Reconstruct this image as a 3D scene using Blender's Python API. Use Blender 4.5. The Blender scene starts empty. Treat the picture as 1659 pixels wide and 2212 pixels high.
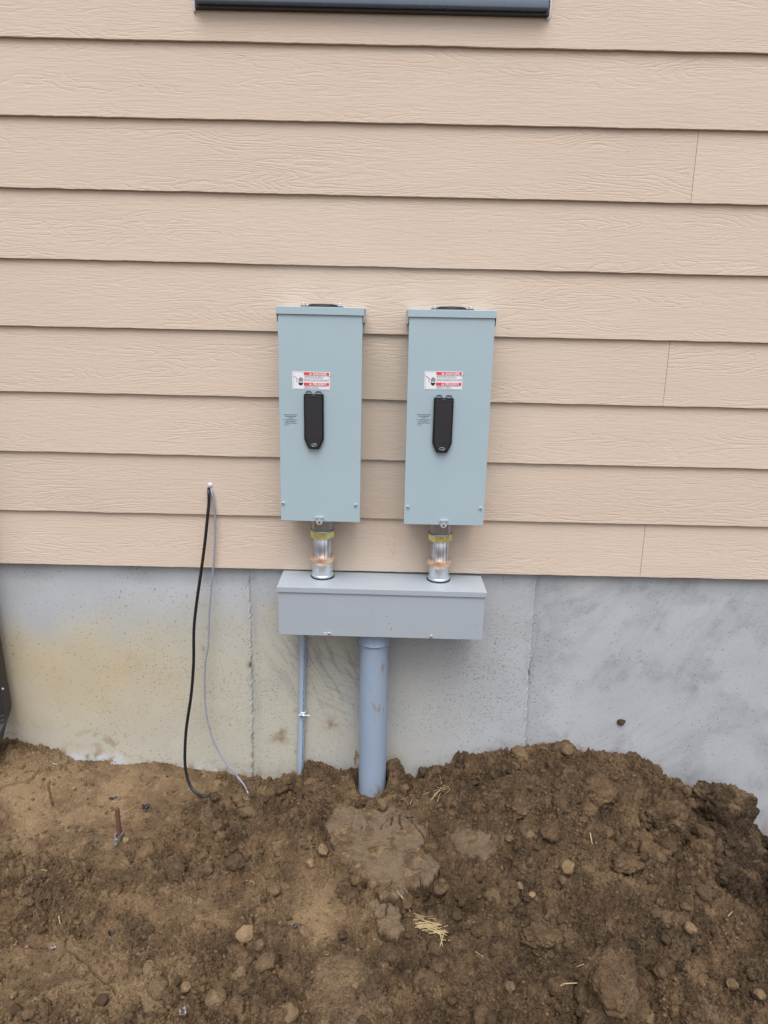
import bpy, bmesh, math, random
import numpy as np
from mathutils import Vector, Matrix, noise as mnoise
R = math.radians
rng = np.random.default_rng(7)
random.seed(7)
SC = bpy.context.scene
COL = SC.collection

# ------------------------------------------------------------------ camera
W, H = 1659.0, 2212.0                       # reference picture units
F, TH, RO, YA, CZ, CD = 1480.0, 0.266, 0.0228, -0.001, 0.737, 1.985
cy_, sy_ = math.cos(YA), math.sin(YA)
FW = np.array([sy_*math.cos(TH), cy_*math.cos(TH), -math.sin(TH)])
r_ = np.array([cy_, -sy_, 0.0]); u_ = np.cross(r_, FW)
RT = r_*math.cos(RO)+u_*math.sin(RO)
UP = -r_*math.sin(RO)+u_*math.cos(RO)
CP = np.array([0.0, -CD, CZ])
cam = bpy.data.cameras.new('camera'); camo = bpy.data.objects.new('camera', cam); COL.objects.link(camo)
camo.matrix_world = Matrix(((RT[0], UP[0], -FW[0], CP[0]), (RT[1], UP[1], -FW[1], CP[1]), (RT[2], UP[2], -FW[2], CP[2]), (0, 0, 0, 1)))
cam.sensor_fit = 'VERTICAL'; cam.sensor_height = 36.0; cam.sensor_width = 27.0; cam.lens = 36.0*F/H
cam.clip_start = 0.05; cam.clip_end = 500
SC.camera = camo

# ------------------------------------------------------------------ light
SUN_EL, SUN_AZ = 64, -18          # azimuth measured from the camera's side of the wall
world = bpy.data.worlds.new('World'); SC.world = world; world.use_nodes = True
wn = world.node_tree; bg = wn.nodes['Background']
sky = wn.nodes.new('ShaderNodeTexSky'); sky.sky_type = 'NISHITA'; sky.sun_disc = False
sky.sun_elevation = R(SUN_EL); sky.sun_rotation = R(180+SUN_AZ); sky.dust_density = 4.0; sky.air_density = 1.0; sky.ozone_density = 1.0
hs = wn.nodes.new('ShaderNodeHueSaturation'); hs.inputs['Saturation'].default_value = 0.40
wn.links.new(sky.outputs[0], hs.inputs['Color']); wn.links.new(hs.outputs[0], bg.inputs[0])
bg.inputs[1].default_value = 0.135
sd = bpy.data.lights.new('sun', 'SUN'); sd.energy = 1.3; sd.angle = R(38); sd.color = (1, 0.985, 0.965)
so = bpy.data.objects.new('sun', sd); COL.objects.link(so)
az = R(SUN_AZ); el = R(SUN_EL)
sdir = Vector((math.sin(az)*math.cos(el), -math.cos(az)*math.cos(el), math.sin(el)))
so.rotation_euler = sdir.to_track_quat('Z', 'Y').to_euler(); so.location = (0, -3, 5)
SC.view_settings.view_transform = 'Standard'; SC.view_settings.look = 'None'
SC.view_settings.exposure = 0.70; SC.view_settings.gamma = 1

# ------------------------------------------------------------------ helpers
def at(px, py, Y):
    d = FW + RT*((px-W/2)/F) - UP*((py-H/2)/F)
    t = (Y-CP[1])/d[1]
    return CP + d*t
def proj(x, y, z):
    dx, dy, dz = x-CP[0], y-CP[1], z-CP[2]
    zc = dx*FW[0]+dy*FW[1]+dz*FW[2]
    return (W/2+F*(dx*RT[0]+dy*RT[1]+dz*RT[2])/zc, H/2-F*(dx*UP[0]+dy*UP[1]+dz*UP[2])/zc)

def h2(ix, iy, seed):
    ix = np.asarray(ix, dtype=np.int64); iy = np.asarray(iy, dtype=np.int64)
    h = (ix*374761393 + iy*668265263 + seed*1442695041) & 0xffffffff
    h = ((h ^ (h >> 13))*1274126177) & 0xffffffff
    h = ((h ^ (h >> 16))*2246822519) & 0xffffffff
    h = h ^ (h >> 15)
    return (h & 0xffffff)/float(0x1000000)
def perlin(x, y, seed=0):
    ix = np.floor(x); iy = np.floor(y); fx = x-ix; fy = y-iy
    u = fx*fx*fx*(fx*(fx*6-15)+10); v = fy*fy*fy*(fy*(fy*6-15)+10)
    def g(dx, dy):
        a = h2(ix+dx, iy+dy, seed)*2*np.pi
        return np.cos(a)*(fx-dx)+np.sin(a)*(fy-dy)
    a = g(0, 0)*(1-u)+g(1, 0)*u; b = g(0, 1)*(1-u)+g(1, 1)*u
    return (a*(1-v)+b*v)*1.5
def fbm(x, y, seed=0, octv=4, gain=.5):
    s = 0; a = 1
    for o in range(octv):
        s = s+a*perlin(x*2**o+o*17.3, y*2**o-o*9.1, seed+o*31); a *= gain
    return s
def worley(x, y, seed=0):
    ix = np.floor(x); iy = np.floor(y)
    f1 = np.full(x.shape, 9.0); f2 = np.full(x.shape, 9.0); idv = np.zeros(x.shape)
    for dx in (-1, 0, 1):
        for dy in (-1, 0, 1):
            cx = ix+dx; cy = iy+dy
            d = np.hypot(cx+h2(cx, cy, seed)-x, cy+h2(cx, cy, seed+5)-y)
            i = h2(cx, cy, seed+11)
            m = d < f1
            f2 = np.where(m, f1, np.minimum(f2, d)); idv = np.where(m, i, idv); f1 = np.where(m, d, f1)
    return f1, f2, idv
def sst(a, b, x):
    t = np.clip((x-a)/(b-a), 0, 1); return t*t*(3-2*t)
def polydist(px, py, P, closed=True):
    """distance to polyline / signed distance to polygon (negative inside)"""
    n = len(P); d = np.full(px.shape, 1e9); ins = np.zeros(px.shape, bool)
    for i in range(n if closed else n-1):
        x0, y0 = P[i]; x1, y1 = P[(i+1) % n]
        ex, ey = x1-x0, y1-y0; L = ex*ex+ey*ey+1e-12
        t = np.clip(((px-x0)*ex+(py-y0)*ey)/L, 0, 1)
        d = np.minimum(d, np.hypot(px-x0-t*ex, py-y0-t*ey))
        if closed:
            c = ((y0 > py) != (y1 > py)) & (px < ex*(py-y0)/(ey if abs(ey) > 1e-9 else 1e-9)+x0)
            ins ^= c
    return np.where(ins, -d, d) if closed else d

def tag(o, label=None, cat=None, group=None, kind=None):
    if label: o['label'] = label
    if cat: o['category'] = cat
    if group: o['group'] = group
    if kind: o['kind'] = kind
    return o
def empty(name, loc=(0, 0, 0), rot=(0, 0, 0)):
    o = bpy.data.objects.new(name, None); COL.objects.link(o); o.location = loc; o.rotation_euler = rot
    o.empty_display_size = .05
    return o
def link(name, me, mat=None, parent=None, smooth=False):
    o = bpy.data.objects.new(name, me); COL.objects.link(o)
    if mat: me.materials.append(mat)
    if parent: o.parent = parent
    if smooth:
        me.polygons.foreach_set('use_smooth', [True]*len(me.polygons))
    return o
def fin(name, bm, mat, parent=None, smooth=False, ang=None):
    bmesh.ops.recalc_face_normals(bm, faces=bm.faces)
    me = bpy.data.meshes.new(name); bm.to_mesh(me); bm.free()
    o = link(name, me, mat, parent, smooth or ang is not None)
    if ang is not None: me.set_sharp_from_angle(angle=R(ang))
    return o
def box(bm, x0, x1, y0, y1, z0, z1, bev=0, seg=2):
    r = bmesh.ops.create_cube(bm, size=1)
    vs = r['verts']
    for v in vs:
        v.co = Vector(((x0+x1)/2+v.co.x*(x1-x0), (y0+y1)/2+v.co.y*(y1-y0), (z0+z1)/2+v.co.z*(z1-z0)))
    if bev:
        es = list({e for v in vs for e in v.link_edges})
        bmesh.ops.bevel(bm, geom=es, offset=bev, segments=seg, affect='EDGES', profile=.5)
def lathe(bm, prof, origin=(0, 0, 0), axis='Z', n=48, sides=None, cap=True):
    """prof: list of (radius, height)"""
    rings = []
    for k, (r, h) in enumerate(prof):
        ring = []
        for i in range(n):
            a = 2*math.pi*i/n; rr = r
            if sides and sides[k]:
                s = sides[k]; aa = (a % (2*math.pi/s))-math.pi/s
                rr = r*math.cos(math.pi/s)/math.cos(aa)
            c, s_ = rr*math.cos(a), rr*math.sin(a)
            p = {'Z': (c, s_, h), 'Y': (c, h, s_), 'X': (h, c, s_)}[axis]
            ring.append(bm.verts.new((p[0]+origin[0], p[1]+origin[1], p[2]+origin[2])))
        rings.append(ring)
    for a, b in zip(rings, rings[1:]):
        for i in range(n):
            bm.faces.new((a[i], a[(i+1) % n], b[(i+1) % n], b[i]))
    if cap:
        for rg in (rings[0], rings[-1]): bm.faces.new(rg)
def smooth_path(P, n=12):
    P = [Vector(p) for p in P]; out = []
    for i in range(len(P)-1):
        p0 = P[max(i-1, 0)]; p1 = P[i]; p2 = P[i+1]; p3 = P[min(i+2, len(P)-1)]
        for k in range(n):
            t = k/n
            out.append(.5*((2*p1)+(-p0+p2)*t+(2*p0-5*p1+4*p2-p3)*t*t+(-p0+3*p1-3*p2+p3)*t**3))
    out.append(P[-1]); return out
def tube(bm, path, rad, n=12, flat=None):
    path = [Vector(p) for p in path]; rings = []; prev = None
    for i, p in enumerate(path):
        t = (path[min(i+1, len(path)-1)]-path[max(i-1, 0)]).normalized()
        if prev is None:
            a = Vector((0, 0, 1)) if abs(t.z) < .9 else Vector((1, 0, 0))
            prev = t.cross(a).normalized()
        prev = (prev-t*prev.dot(t)).normalized(); b = t.cross(prev)
        r = rad(i/(len(path)-1)) if callable(rad) else rad
        rings.append([bm.verts.new(p+prev*(r*math.cos(2*math.pi*k/n))+b*(r*(flat or 1)*math.sin(2*math.pi*k/n))) for k in range(n)])
    for a, b in zip(rings, rings[1:]):
        for k in range(n): bm.faces.new((a[k], a[(k+1) % n], b[(k+1) % n], b[k]))
    bm.faces.new(rings[0]); bm.faces.new(rings[-1])
def grid_mesh(name, X, Y, Z, flip=False):
    ny, nx = X.shape
    co = np.stack([X, Y, Z], -1).reshape(-1, 3).astype(np.float32)
    me = bpy.data.meshes.new(name); me.vertices.add(len(co)); me.vertices.foreach_set('co', co.ravel())
    i = np.arange((ny-1)*(nx-1)); r = i//(nx-1); c = i % (nx-1); a = r*nx+c
    q = np.stack([a, a+1, a+nx+1, a+nx], -1)
    if flip: q = q[:, ::-1]
    me.loops.add(q.size); me.loops.foreach_set('vertex_index', q.ravel().astype(np.int32))
    me.polygons.add(len(q)); me.polygons.foreach_set('loop_start', (np.arange(len(q))*4).astype(np.int32))
    me.polygons.foreach_set('loop_total', np.full(len(q), 4, np.int32))
    me.update(calc_edges=True)
    return me
def attr(me, name, arr):
    a = me.attributes.new(name, 'FLOAT', 'POINT'); a.data.foreach_set('value', np.asarray(arr, np.float32).ravel())

# ------------------------------------------------------------------ materials
class NT:
    def __init__(s, name):
        s.m = bpy.data.materials.new(name); s.m.use_nodes = True; s.t = s.m.node_tree
        s.b = s.t.nodes['Principled BSDF']
    def n(s, typ, **kw):
        nd = s.t.nodes.new(typ)
        for k, v in kw.items():
            if k in nd.inputs.keys(): nd.inputs[k].default_value = v
            else: setattr(nd, k, v)
        return nd
    def l(s, a, b): s.t.links.new(a, b)
    def at(s, name): return s.n('ShaderNodeAttribute', attribute_name=name).outputs['Fac']
    def obj(s): return s.n('ShaderNodeTexCoord').outputs['Object']
    def mp(s, vec, scale=(1, 1, 1), loc=(0, 0, 0)):
        m = s.n('ShaderNodeMapping'); m.inputs['Scale'].default_value = scale; m.inputs['Location'].default_value = loc
        s.l(vec, m.inputs['Vector']); return m.outputs[0]
    def noise(s, vec, scale, detail=4, rough=.55, dist=0):
        n = s.n('ShaderNodeTexNoise'); n.inputs['Scale'].default_value = scale; n.inputs['Detail'].default_value = detail
        n.inputs['Roughness'].default_value = rough; n.inputs['Distortion'].default_value = dist
        if vec is not None: s.l(vec, n.inputs['Vector'])
        return n.outputs['Fac']
    def vor(s, vec, scale, feature='F1', out='Distance', rand=1):
        n = s.n('ShaderNodeTexVoronoi', feature=feature); n.inputs['Scale'].default_value = scale
        n.inputs['Randomness'].default_value = rand
        s.l(vec, n.inputs['Vector']); return n.outputs[out]
    def ramp(s, fac, *st):
        r = s.n('ShaderNodeValToRGB'); e = r.color_ramp.elements
        while len(e) < len(st): e.new(.5)
        for k, (p, c) in enumerate(st):
            e[k].position = p; e[k].color = (c if isinstance(c, (tuple, list)) else (c, c, c))[:3]+(1,) if not isinstance(c, (int, float)) else (c, c, c, 1)
        s.l(fac, r.inputs[0]); return r.outputs[0]
    def mix(s, fac, a, b, mode='MIX'):
        m = s.n('ShaderNodeMix', data_type='RGBA', blend_type=mode)
        for sock, v in ((m.inputs[0], fac), (m.inputs[6], a), (m.inputs[7], b)):
            if isinstance(v, (int, float)): sock.default_value = v
            elif isinstance(v, tuple): sock.default_value = v+(1,)
            else: s.l(v, sock)
        return m.outputs[2]
    def math(s, op, a, b=0.0, c=None):
        m = s.n('ShaderNodeMath', operation=op)
        for i, v in enumerate((a, b) if c is None else (a, b, c)):
            if isinstance(v, (int, float)): m.inputs[i].default_value = v
            else: s.l(v, m.inputs[i])
        return m.outputs[0]
    def bump(s, h, dist, strength=1, prev=None):
        b = s.n('ShaderNodeBump'); b.inputs['Distance'].default_value = dist; b.inputs['Strength'].default_value = strength
        s.l(h, b.inputs['Height'])
        if prev is not None: s.l(prev, b.inputs['Normal'])
        return b.outputs[0]
    def out(s, col=None, rough=None, metal=None, nrm=None, spec=None):
        for k, v in (('Base Color', col), ('Roughness', rough), ('Metallic', metal), ('Normal', nrm), ('Specular IOR Level', spec)):
            if v is None: continue
            if isinstance(v, (int, float)): s.b.inputs[k].default_value = v
            elif isinstance(v, tuple): s.b.inputs[k].default_value = v+(1,)
            else: s.l(v, s.b.inputs[k])
        return s.m
def srgb(r, g, b):
    f = lambda c: ((c/255+.055)/1.055)**2.4 if c > 10.3 else c/255/12.92
    return (f(r), f(g), f(b))

def simple(name, col, rough=.5, metal=0, var=.1, scale=30, bump=0, bscale=200, dirt=0):
    t = NT(name); v = t.obj()
    n = t.noise(v, scale, 4)
    c = t.mix(n, tuple(x*(1-var) for x in col), tuple(min(1, x*(1+var)) for x in col))
    if dirt:
        d = t.ramp(t.noise(v, scale*2.3, 6, .65), (.60, 0.0), (.72, 1.0))
        c = t.mix(t.math('MULTIPLY', d, dirt), c, srgb(120, 100, 78))
    nr = t.bump(t.noise(v, bscale, 3), bump) if bump else None
    rr = t.math('ADD', t.math('MULTIPLY', n, .15), rough-.07)
    return t.out(c, rr, metal, nr)

# siding
t = NT('painted_fibre_cement'); v = t.obj(); off = t.at('offset')
comb = t.n('ShaderNodeCombineXYZ'); t.l(t.math('MULTIPLY', off, 7.3), comb.inputs[0]); t.l(t.math('MULTIPLY', off, 3.1), comb.inputs[2]); t.l(off, comb.inputs[1])
va = t.n('ShaderNodeVectorMath', operation='ADD'); t.l(v, va.inputs[0]); t.l(comb.outputs[0], va.inputs[1]); vv = va.outputs[0]
g1 = t.noise(t.mp(vv, (1.1, 1, 7.0)), 1.6, 2.5, .45)                   # broad growth-ring field
g1 = t.math('ADD', g1, t.math('MULTIPLY', t.noise(t.mp(vv, (9, 1, 30)), 4, 3, .6), .035))
ring = t.math('ABSOLUTE', t.math('SUBTRACT', t.math('FRACT', t.math('MULTIPLY', g1, 26)), .5))
ring = t.ramp(t.math('MULTIPLY', ring, 2), (.0, 0.0), (.35, .9), (1.0, 1.0))
fine = t.noise(t.mp(vv, (22, 1, 230)), 1.0, 3, .6)
fine2 = t.noise(t.mp(vv, (60, 1, 300)), 1.0, 2, .6)
sel = t.ramp(t.noise(t.mp(vv, (1.3, 1, 9)), 1.5, 2), (.42, 0.0), (.60, 1.0))
ringm = t.math('ADD', t.math('MULTIPLY', ring, sel), t.math('SUBTRACT', 1.0, sel))
hgt = t.math('ADD', t.math('MULTIPLY', ringm, .8), t.math('ADD', t.math('MULTIPLY', fine, 1.5), t.math('MULTIPLY', fine2, .5)))
nr = t.bump(hgt, .0012, .52)
bn = t.noise(t.mp(v, (1, 1, 3)), 2.5, 3)
c = t.mix(bn, srgb(193, 176, 161), srgb(202, 186, 170))
c = t.mix(t.math('MULTIPLY', t.math('FRACT', t.math('MULTIPLY', off, 3.7)), .16), c, srgb(178, 160, 146))
c = t.mix(t.math('MULTIPLY', t.at('sealant'), .75), c, srgb(188, 184, 190))
c = t.mix(t.at('pencil'), c, srgb(70, 60, 60))
c = t.mix(t.math('MULTIPLY', t.ramp(t.noise(v, 55, 2), (.76, 0.0), (.80, 1.0)), .4), c, srgb(150, 128, 110))
M_SIDING = t.out(c, .72, 0, nr, .35)

# concrete
t = NT('cast_concrete'); v = t.obj()
n1 = t.noise(v, 6, 6, .6); n2 = t.noise(t.mp(v, (60, 60, 60)), 1, 3)
base = t.mix(n1, srgb(158, 162, 168), srgb(184, 188, 194))
warm = t.mix(n1, srgb(172, 169, 155), srgb(194, 190, 175))
tan = t.mix(n1, srgb(176, 158, 124), srgb(190, 172, 138))
c = t.mix(t.at('warm'), base, warm); c = t.mix(t.at('tan'), c, tan)
c = t.mix(t.at('lime'), c, srgb(196, 202, 212))
c = t.mix(t.at('smear_and_band'), c, srgb(118, 122, 128))
c = t.mix(t.math('MULTIPLY', n2, .25), c, srgb(150, 148, 142))
c = t.mix(t.at('brown'), c, srgb(128, 98, 66))
c = t.mix(t.at('pit'), c, srgb(88, 86, 82))
sp = t.ramp(t.vor(v, 260), (.0, 1.0), (.16, 0.0)); spm = t.ramp(t.noise(v, 16, 2), (.42, 0.0), (.6, 1.0))
c = t.mix(t.math('MULTIPLY', t.math('MULTIPLY', sp, spm), .38), c, srgb(92, 90, 86))
nr = t.bump(t.noise(v, 180, 4, .65), .0008, .7)
M_CONC = t.out(c, .88, 0, nr, .3)

# soil
def soil_mat(name, attrs=True, tone=(0, 0, 0), warmth=1.0):
    t = NT(name); v = t.obj()
    n1 = t.noise(v, 14, 6, .65); n2 = t.noise(v, 120, 4, .7)
    c = t.mix(t.ramp(n1, (.36, 0.0), (.64, 1.0)), srgb(78, 61, 46), srgb(121, 98, 74))
    pale = t.mix(n2, srgb(128, 106, 80), srgb(156, 134, 105))
    dark = t.mix(n2, srgb(36, 28, 23), srgb(60, 47, 38))
    slab = t.mix(n1, srgb(96, 82, 68), srgb(112, 97, 81))
    if attrs:
        a = [t.at('pale'), t.at('dark'), t.at('slab')]
    else:
        a = list(tone)
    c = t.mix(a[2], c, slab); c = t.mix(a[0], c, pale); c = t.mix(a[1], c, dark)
    c = t.mix(t.math('MULTIPLY', t.ramp(n2, (.35, 0.0), (.7, 1.0)), .45), c, t.mix(.5, c, srgb(160, 136, 104)))
    g = t.vor(v, 300, out='Color'); gs = t.n('ShaderNodeSeparateColor'); t.l(g, gs.inputs[0])
    gd = t.ramp(t.vor(v, 300), (.25, 1.0), (.42, 0.0))
    gr = t.math('MULTIPLY', gd, t.ramp(gs.outputs[0], (.90, 0.0), (.96, 1.0)))
    gr = t.math('MULTIPLY', gr, t.ramp(t.noise(v, 9, 3), (.40, .15), (.65, 1.0)))
    c = t.mix(t.math('MULTIPLY', gr, .6), c, srgb(190, 165, 128))
    dk = t.math('MULTIPLY', gd, t.ramp(gs.outputs[1], (.84, 0.0), (.9, 1.0)))
    c = t.mix(t.math('MULTIPLY', dk, .5), c, srgb(60, 46, 36))
    hgt = t.math('ADD', t.noise(v, 260, 5, .75), t.math('MULTIPLY', t.ramp(t.vor(v, 220), (0.0, 1.0), (.6, 0.0)), .5))
    if attrs:
        hs_ = t.math('SUBTRACT', 1.0, t.math('MULTIPLY', a[2], .6))
        hgt = t.math('MULTIPLY', hgt, hs_)
    nr = t.bump(hgt, .006, 1.0)
    return t.out(c, .95, 0, nr, .15)
M_SOIL = soil_mat('dug_soil')
M_CLOD = soil_mat('clod_soil', False, (.25, 0.0, .2))
M_BIG = soil_mat('fused_lump_soil', False, (.0, .22, .05))
M_CLODP = soil_mat('pale_clod_soil', False, (.75, 0.0, .0))
M_CLODD = soil_mat('dark_clod_soil', False, (.0, .55, .0))
M_CRUMB = soil_mat('crumb_soil')
M_STONE = simple('limestone', srgb(128, 107, 80), .9, 0, .25, 45, .004, 120)

def reflection_streak(name, ca, cb, rough, sc=(160, 160, 3)):
    t = NT(name); v = t.obj()
    n = t.noise(t.mp(v, sc), 1, 4, .7); n2 = t.noise(v, 60, 5, .7)
    c = t.mix(t.ramp(n, (.35, 0.0), (.65, 1.0)), ca, cb)  # pale and dark streaks painted in as reflections along the galvanised tube
    rr = t.math('ADD', t.math('MULTIPLY', n2, .3), rough-.12)
    return t.out(c, rr, .85, t.bump(n, .0003, .5))
M_EMT = reflection_streak('galvanised_tube', srgb(140, 142, 152), srgb(240, 243, 250), .42, (260, 260, 4))
M_ZINC = simple('zinc_plate', srgb(216, 224, 232), .28, .8, .08, 40)
M_CAST = simple('cast_zinc', srgb(176, 178, 182), .38, .95, .14, 80, .0004, 300)
def dichromate(name, a, b, c_):
    t = NT(name); v = t.obj()
    c = t.ramp(t.noise(v, 34, 2, .5), (.36, a), (.5, b), (.64, c_))
    return t.out(c, .3, .65)
M_DI1 = dichromate('yellow_zinc', srgb(236, 222, 120), srgb(244, 236, 170), srgb(206, 222, 160)); M_DI2 = dichromate('rose_zinc', srgb(236, 208, 140), srgb(246, 222, 204), srgb(232, 190, 164))
M_SCREW = simple('screw_zinc', srgb(205, 212, 220), .35, .6, .1, 200)
def paint(name, col, rough=.42):
    t = NT(name); v = t.obj()
    n = t.noise(v, 3.5, 3); fine = t.noise(v, 900, 2)
    c = t.mix(n, tuple(x*.96 for x in col), tuple(x*1.03 for x in col))
    sc_ = t.ramp(t.noise(t.mp(v, (40, 40, 6)), 1.2, 5, .7), (.70, 0.0), (.78, 1.0))
    c = t.mix(t.math('MULTIPLY', sc_, .22), c, srgb(110, 118, 124))
    d = t.ramp(t.vor(v, 34), (.0, 1.0), (.035, 0.0))
    c = t.mix(t.math('MULTIPLY', d, .55), c, srgb(96, 84, 72))
    return t.out(c, t.math('ADD', t.math('MULTIPLY', t.noise(v, 9, 5, .6), .3), rough-.12), 0, t.bump(t.noise(v, 5, 2), .004, .35, t.bump(fine, .0002, .4)))
M_PANEL = paint('panel_grey_paint', srgb(158, 177, 187))
M_WIREWAY = paint('wireway_grey_paint', srgb(158, 166, 175), .38)
M_BLACK = simple('black_plastic', srgb(38, 38, 44), .42, 0, .1, 60, .0002, 600)
M_BLACKG = simple('black_plastic_frame', srgb(20, 20, 24), .32, 0, .1, 60)
M_HINGE = simple('grey_black_plastic', srgb(62, 66, 76), .4, 0, .1, 60)
M_GASKET = simple('black_rubber', srgb(26, 27, 30), .55, 0, .1)
M_GALV = simple('galvanised_back', srgb(60, 62, 68), .5, .3, .1)
t = NT('grey_pvc'); v = t.obj(); n = t.noise(v, 5, 3)
c = t.mix(n, srgb(136, 153, 174), srgb(146, 163, 184))
m = t.ramp(t.noise(t.mp(v, (30, 30, 9), (.4, 0, .2)), 1.6, 6, .7), (.54, 0.0), (.60, 1.0))
c = t.mix(t.math('MULTIPLY', m, t.at('mud')), c, srgb(132, 112, 90))
c = t.mix(t.math('MULTIPLY', t.at('mud'), .10), c, srgb(150, 130, 110))
M_PVC = t.out(c, .42, 0, t.bump(t.noise(t.mp(v, (8, 8, 200)), 1, 2), .0002, .4))
M_PVC2 = simple('pale_grey_pvc', srgb(158, 174, 194), .4, 0, .04, 8)
M_INK = simple('grey_ink', srgb(96, 102, 130), .6, 0, .25, 400)
M_BINK = simple('black_ink', srgb(34, 34, 36), .6, 0, .1)
M_PINK = simple('print_ink', srgb(58, 66, 74), .6, 0, .1)
M_PRN = simple('small_print_ink', srgb(92, 96, 110), .6, 0, .1)
M_WHITE = simple('label_white', srgb(222, 222, 228), .45, 0, .02)
M_RED = simple('label_red', srgb(214, 66, 60), .45, 0, .04)
M_WINF = simple('window_frame_paint', srgb(90, 102, 118), .28, 0, .08, 20)
M_WIND = simple('window_dark_paint', srgb(26, 28, 32), .4, 0, .08, 20)
M_SEAL = simple('white_sealant', srgb(206, 206, 212), .5, 0, .05, 90, .001, 200)
M_CABLE = simple('black_cable_jacket', srgb(22, 22, 25), .42, 0, .15, 80, 0, 200, .25)
M_CABLEG = simple('grey_cable_jacket', srgb(142, 145, 160), .5, 0, .12, 60, 0, 200, .5)
M_SPOUT = simple('brown_aluminium', srgb(52, 49, 50), .45, .1, .1, 20)
M_COPPER = simple('rusty_copper_rod', srgb(100, 64, 50), .75, .05, .3, 130, .001, 300)
M_BRONZE = simple('dull_bronze', srgb(120, 116, 112), .5, .5, .2, 150, .0008, 300)
M_STRAW = simple('dry_straw', srgb(170, 150, 112), .8, 0, .22, 60)
M_PLAST = simple('torn_black_plastic', srgb(34, 36, 44), .35, 0, .2, 60)
M_FOIL = simple('silver_scrap', srgb(140, 142, 146), .45, .3, .12, 90)
t = NT('window_glass'); M_GLASS = t.out(srgb(24, 30, 38), .05, 0, None, .8)

# ------------------------------------------------------------------ house
house = tag(empty('house', (0, 0, -1.2)), 'house wall with tan lap siding over a cast concrete foundation', 'house')
def hpart(name, me, mat):
    o = link(name, me, mat); o.parent = house; o.location = (0, 0, 1.2); return o
E7 = .1778
Lp = [79, 248, 404.5, 557, 703, 845, 974, 1102, 1217]
Rp = [115, 283, 443, 597, 741, 883, 1014, 1139, 1253]
laps = []
for a, b in zip(Lp, Rp):
    A = at(0, a, 0); B = at(W, b, 0)
    laps.append((A[0], A[2], B[0], B[2]))
laps = laps[::-1]                        # bottom first
def lapz(k, x):
    if k < len(laps):
        x0, z0, x1, z1 = laps[k]
        xx = np.clip(x, -1.6, 1.6)
        return z0+(z1-z0)*(xx-x0)/(x1-x0)
    return lapz(len(laps)-1, x)+E7*(k-len(laps)+1)
joints = {0: [at(1385.5, 1220, 0)[0]], 3: [at(1440.5, 810, 0)[0]], 6: [at(1502, 362, 0)[0]]}
for k in range(9, 18): joints[k] = [-1.9+((k*1.37) % 3.6)]
VX, VY, VF, OFF = [], [], [], []
vc = 0; offs = []
Ve = []; Fa = []
hole = at(452, 1055, 0)
for k in range(18):
    js = [-6.0]+joints.get(k, [])+[6.0]
    for j in range(len(js)-1):
        a, b = js[j]+.0005*(j > 0), js[j+1]-.0005*(j < len(js)-2)
        xs = np.unique(np.concatenate([np.array([a, b]), np.linspace(-5.9, -1.7, 9), np.linspace(1.7, 5.9, 9), np.arange(-1.6, 1.6, .006)])); xs = xs[(xs >= a) & (xs <= b)]; xs = xs[np.concatenate([[True], np.diff(xs[:-1]) > .002, [True]])]
        n = len(xs)
        wob = fbm(xs*9, xs*0+k*3.7+j, 5, 4, .6)*.0009 + (h2(np.arange(n), np.full(n, k*7+j), 3)-.5)*.0005
        zb = lapz(k, xs)+wob
        zt = lapz(k+1, xs)+.030
        oj = h2(k*3+1, j*5+2, 77)*9
        # profile rows: back bottom, front bottom (tiny round), mid rows, top (behind the next board)
        rows = [(zb+.0006, np.full(n, .0080)), (zb, np.full(n, .0068)), (zb, np.full(n, .0012)), (zb+.0012, np.full(n, .0))]
        for f_ in (.12, .3, .5, .7, .86, 1.0):
            zz = zb*(1-f_)+zt*f_
            yy = .0086*((zz-zb)/(lapz(k+1, xs)-lapz(k, xs)))
            rows.append((zz, np.minimum(yy+fbm(xs*3+k, zz*6, 9, 2)*.0003, .0100)))
        base = len(Ve) and sum(len(v) for v in Ve)
        for zz, yy in rows:
            Ve.append(np.stack([xs, yy, zz], -1)); offs.append(np.full(n, float(oj)))
        for r in range(len(rows)-1):
            i = np.arange(n-1)+base+r*n
            Fa.append(np.stack([i, i+1, i+1+n, i+n], -1))
        # end caps
co = np.concatenate(Ve); fc = np.concatenate(Fa); of = np.concatenate(offs)
me = bpy.data.meshes.new('siding'); me.vertices.add(len(co)); me.vertices.foreach_set('co', co.astype(np.float32).ravel())
me.loops.add(fc.size); me.loops.foreach_set('vertex_index', fc.ravel().astype(np.int32)); me.polygons.add(len(fc))
me.polygons.foreach_set('loop_start', (np.arange(len(fc))*4).astype(np.int32)); me.polygons.foreach_set('loop_total', np.full(len(fc), 4, np.int32))
me.update(calc_edges=True)
attr(me, 'offset', of)
ds = np.hypot((co[:, 0]-hole[0])/1.6, co[:, 2]-hole[2]); attr(me, 'sealant', sst(.026, .010, ds+fbm(co[:, 0]*60, co[:, 2]*60, 4)*.006))
pts = [at(958/1.0-0, 0, 0)]
def pc(cx, cyy): return at((660+cx*.3737)/1.1573, (1230+cyy*.3737)/1.1573, 0)
pen = np.zeros(len(co))
attr(me, 'pencil', pen)
o = hpart('siding', me, M_SIDING); me.polygons.foreach_set('use_smooth', [True]*len(me.polygons)); me.set_sharp_from_angle(angle=R(35))
# board backing and wall body above the foundation
bm = bmesh.new(); box(bm, -6, 6, .0115, .25, .004, 3.1)
o = fin('sheathing', bm, M_GALV); o.parent = house; o.location = (0, 0, 1.2)

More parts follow.
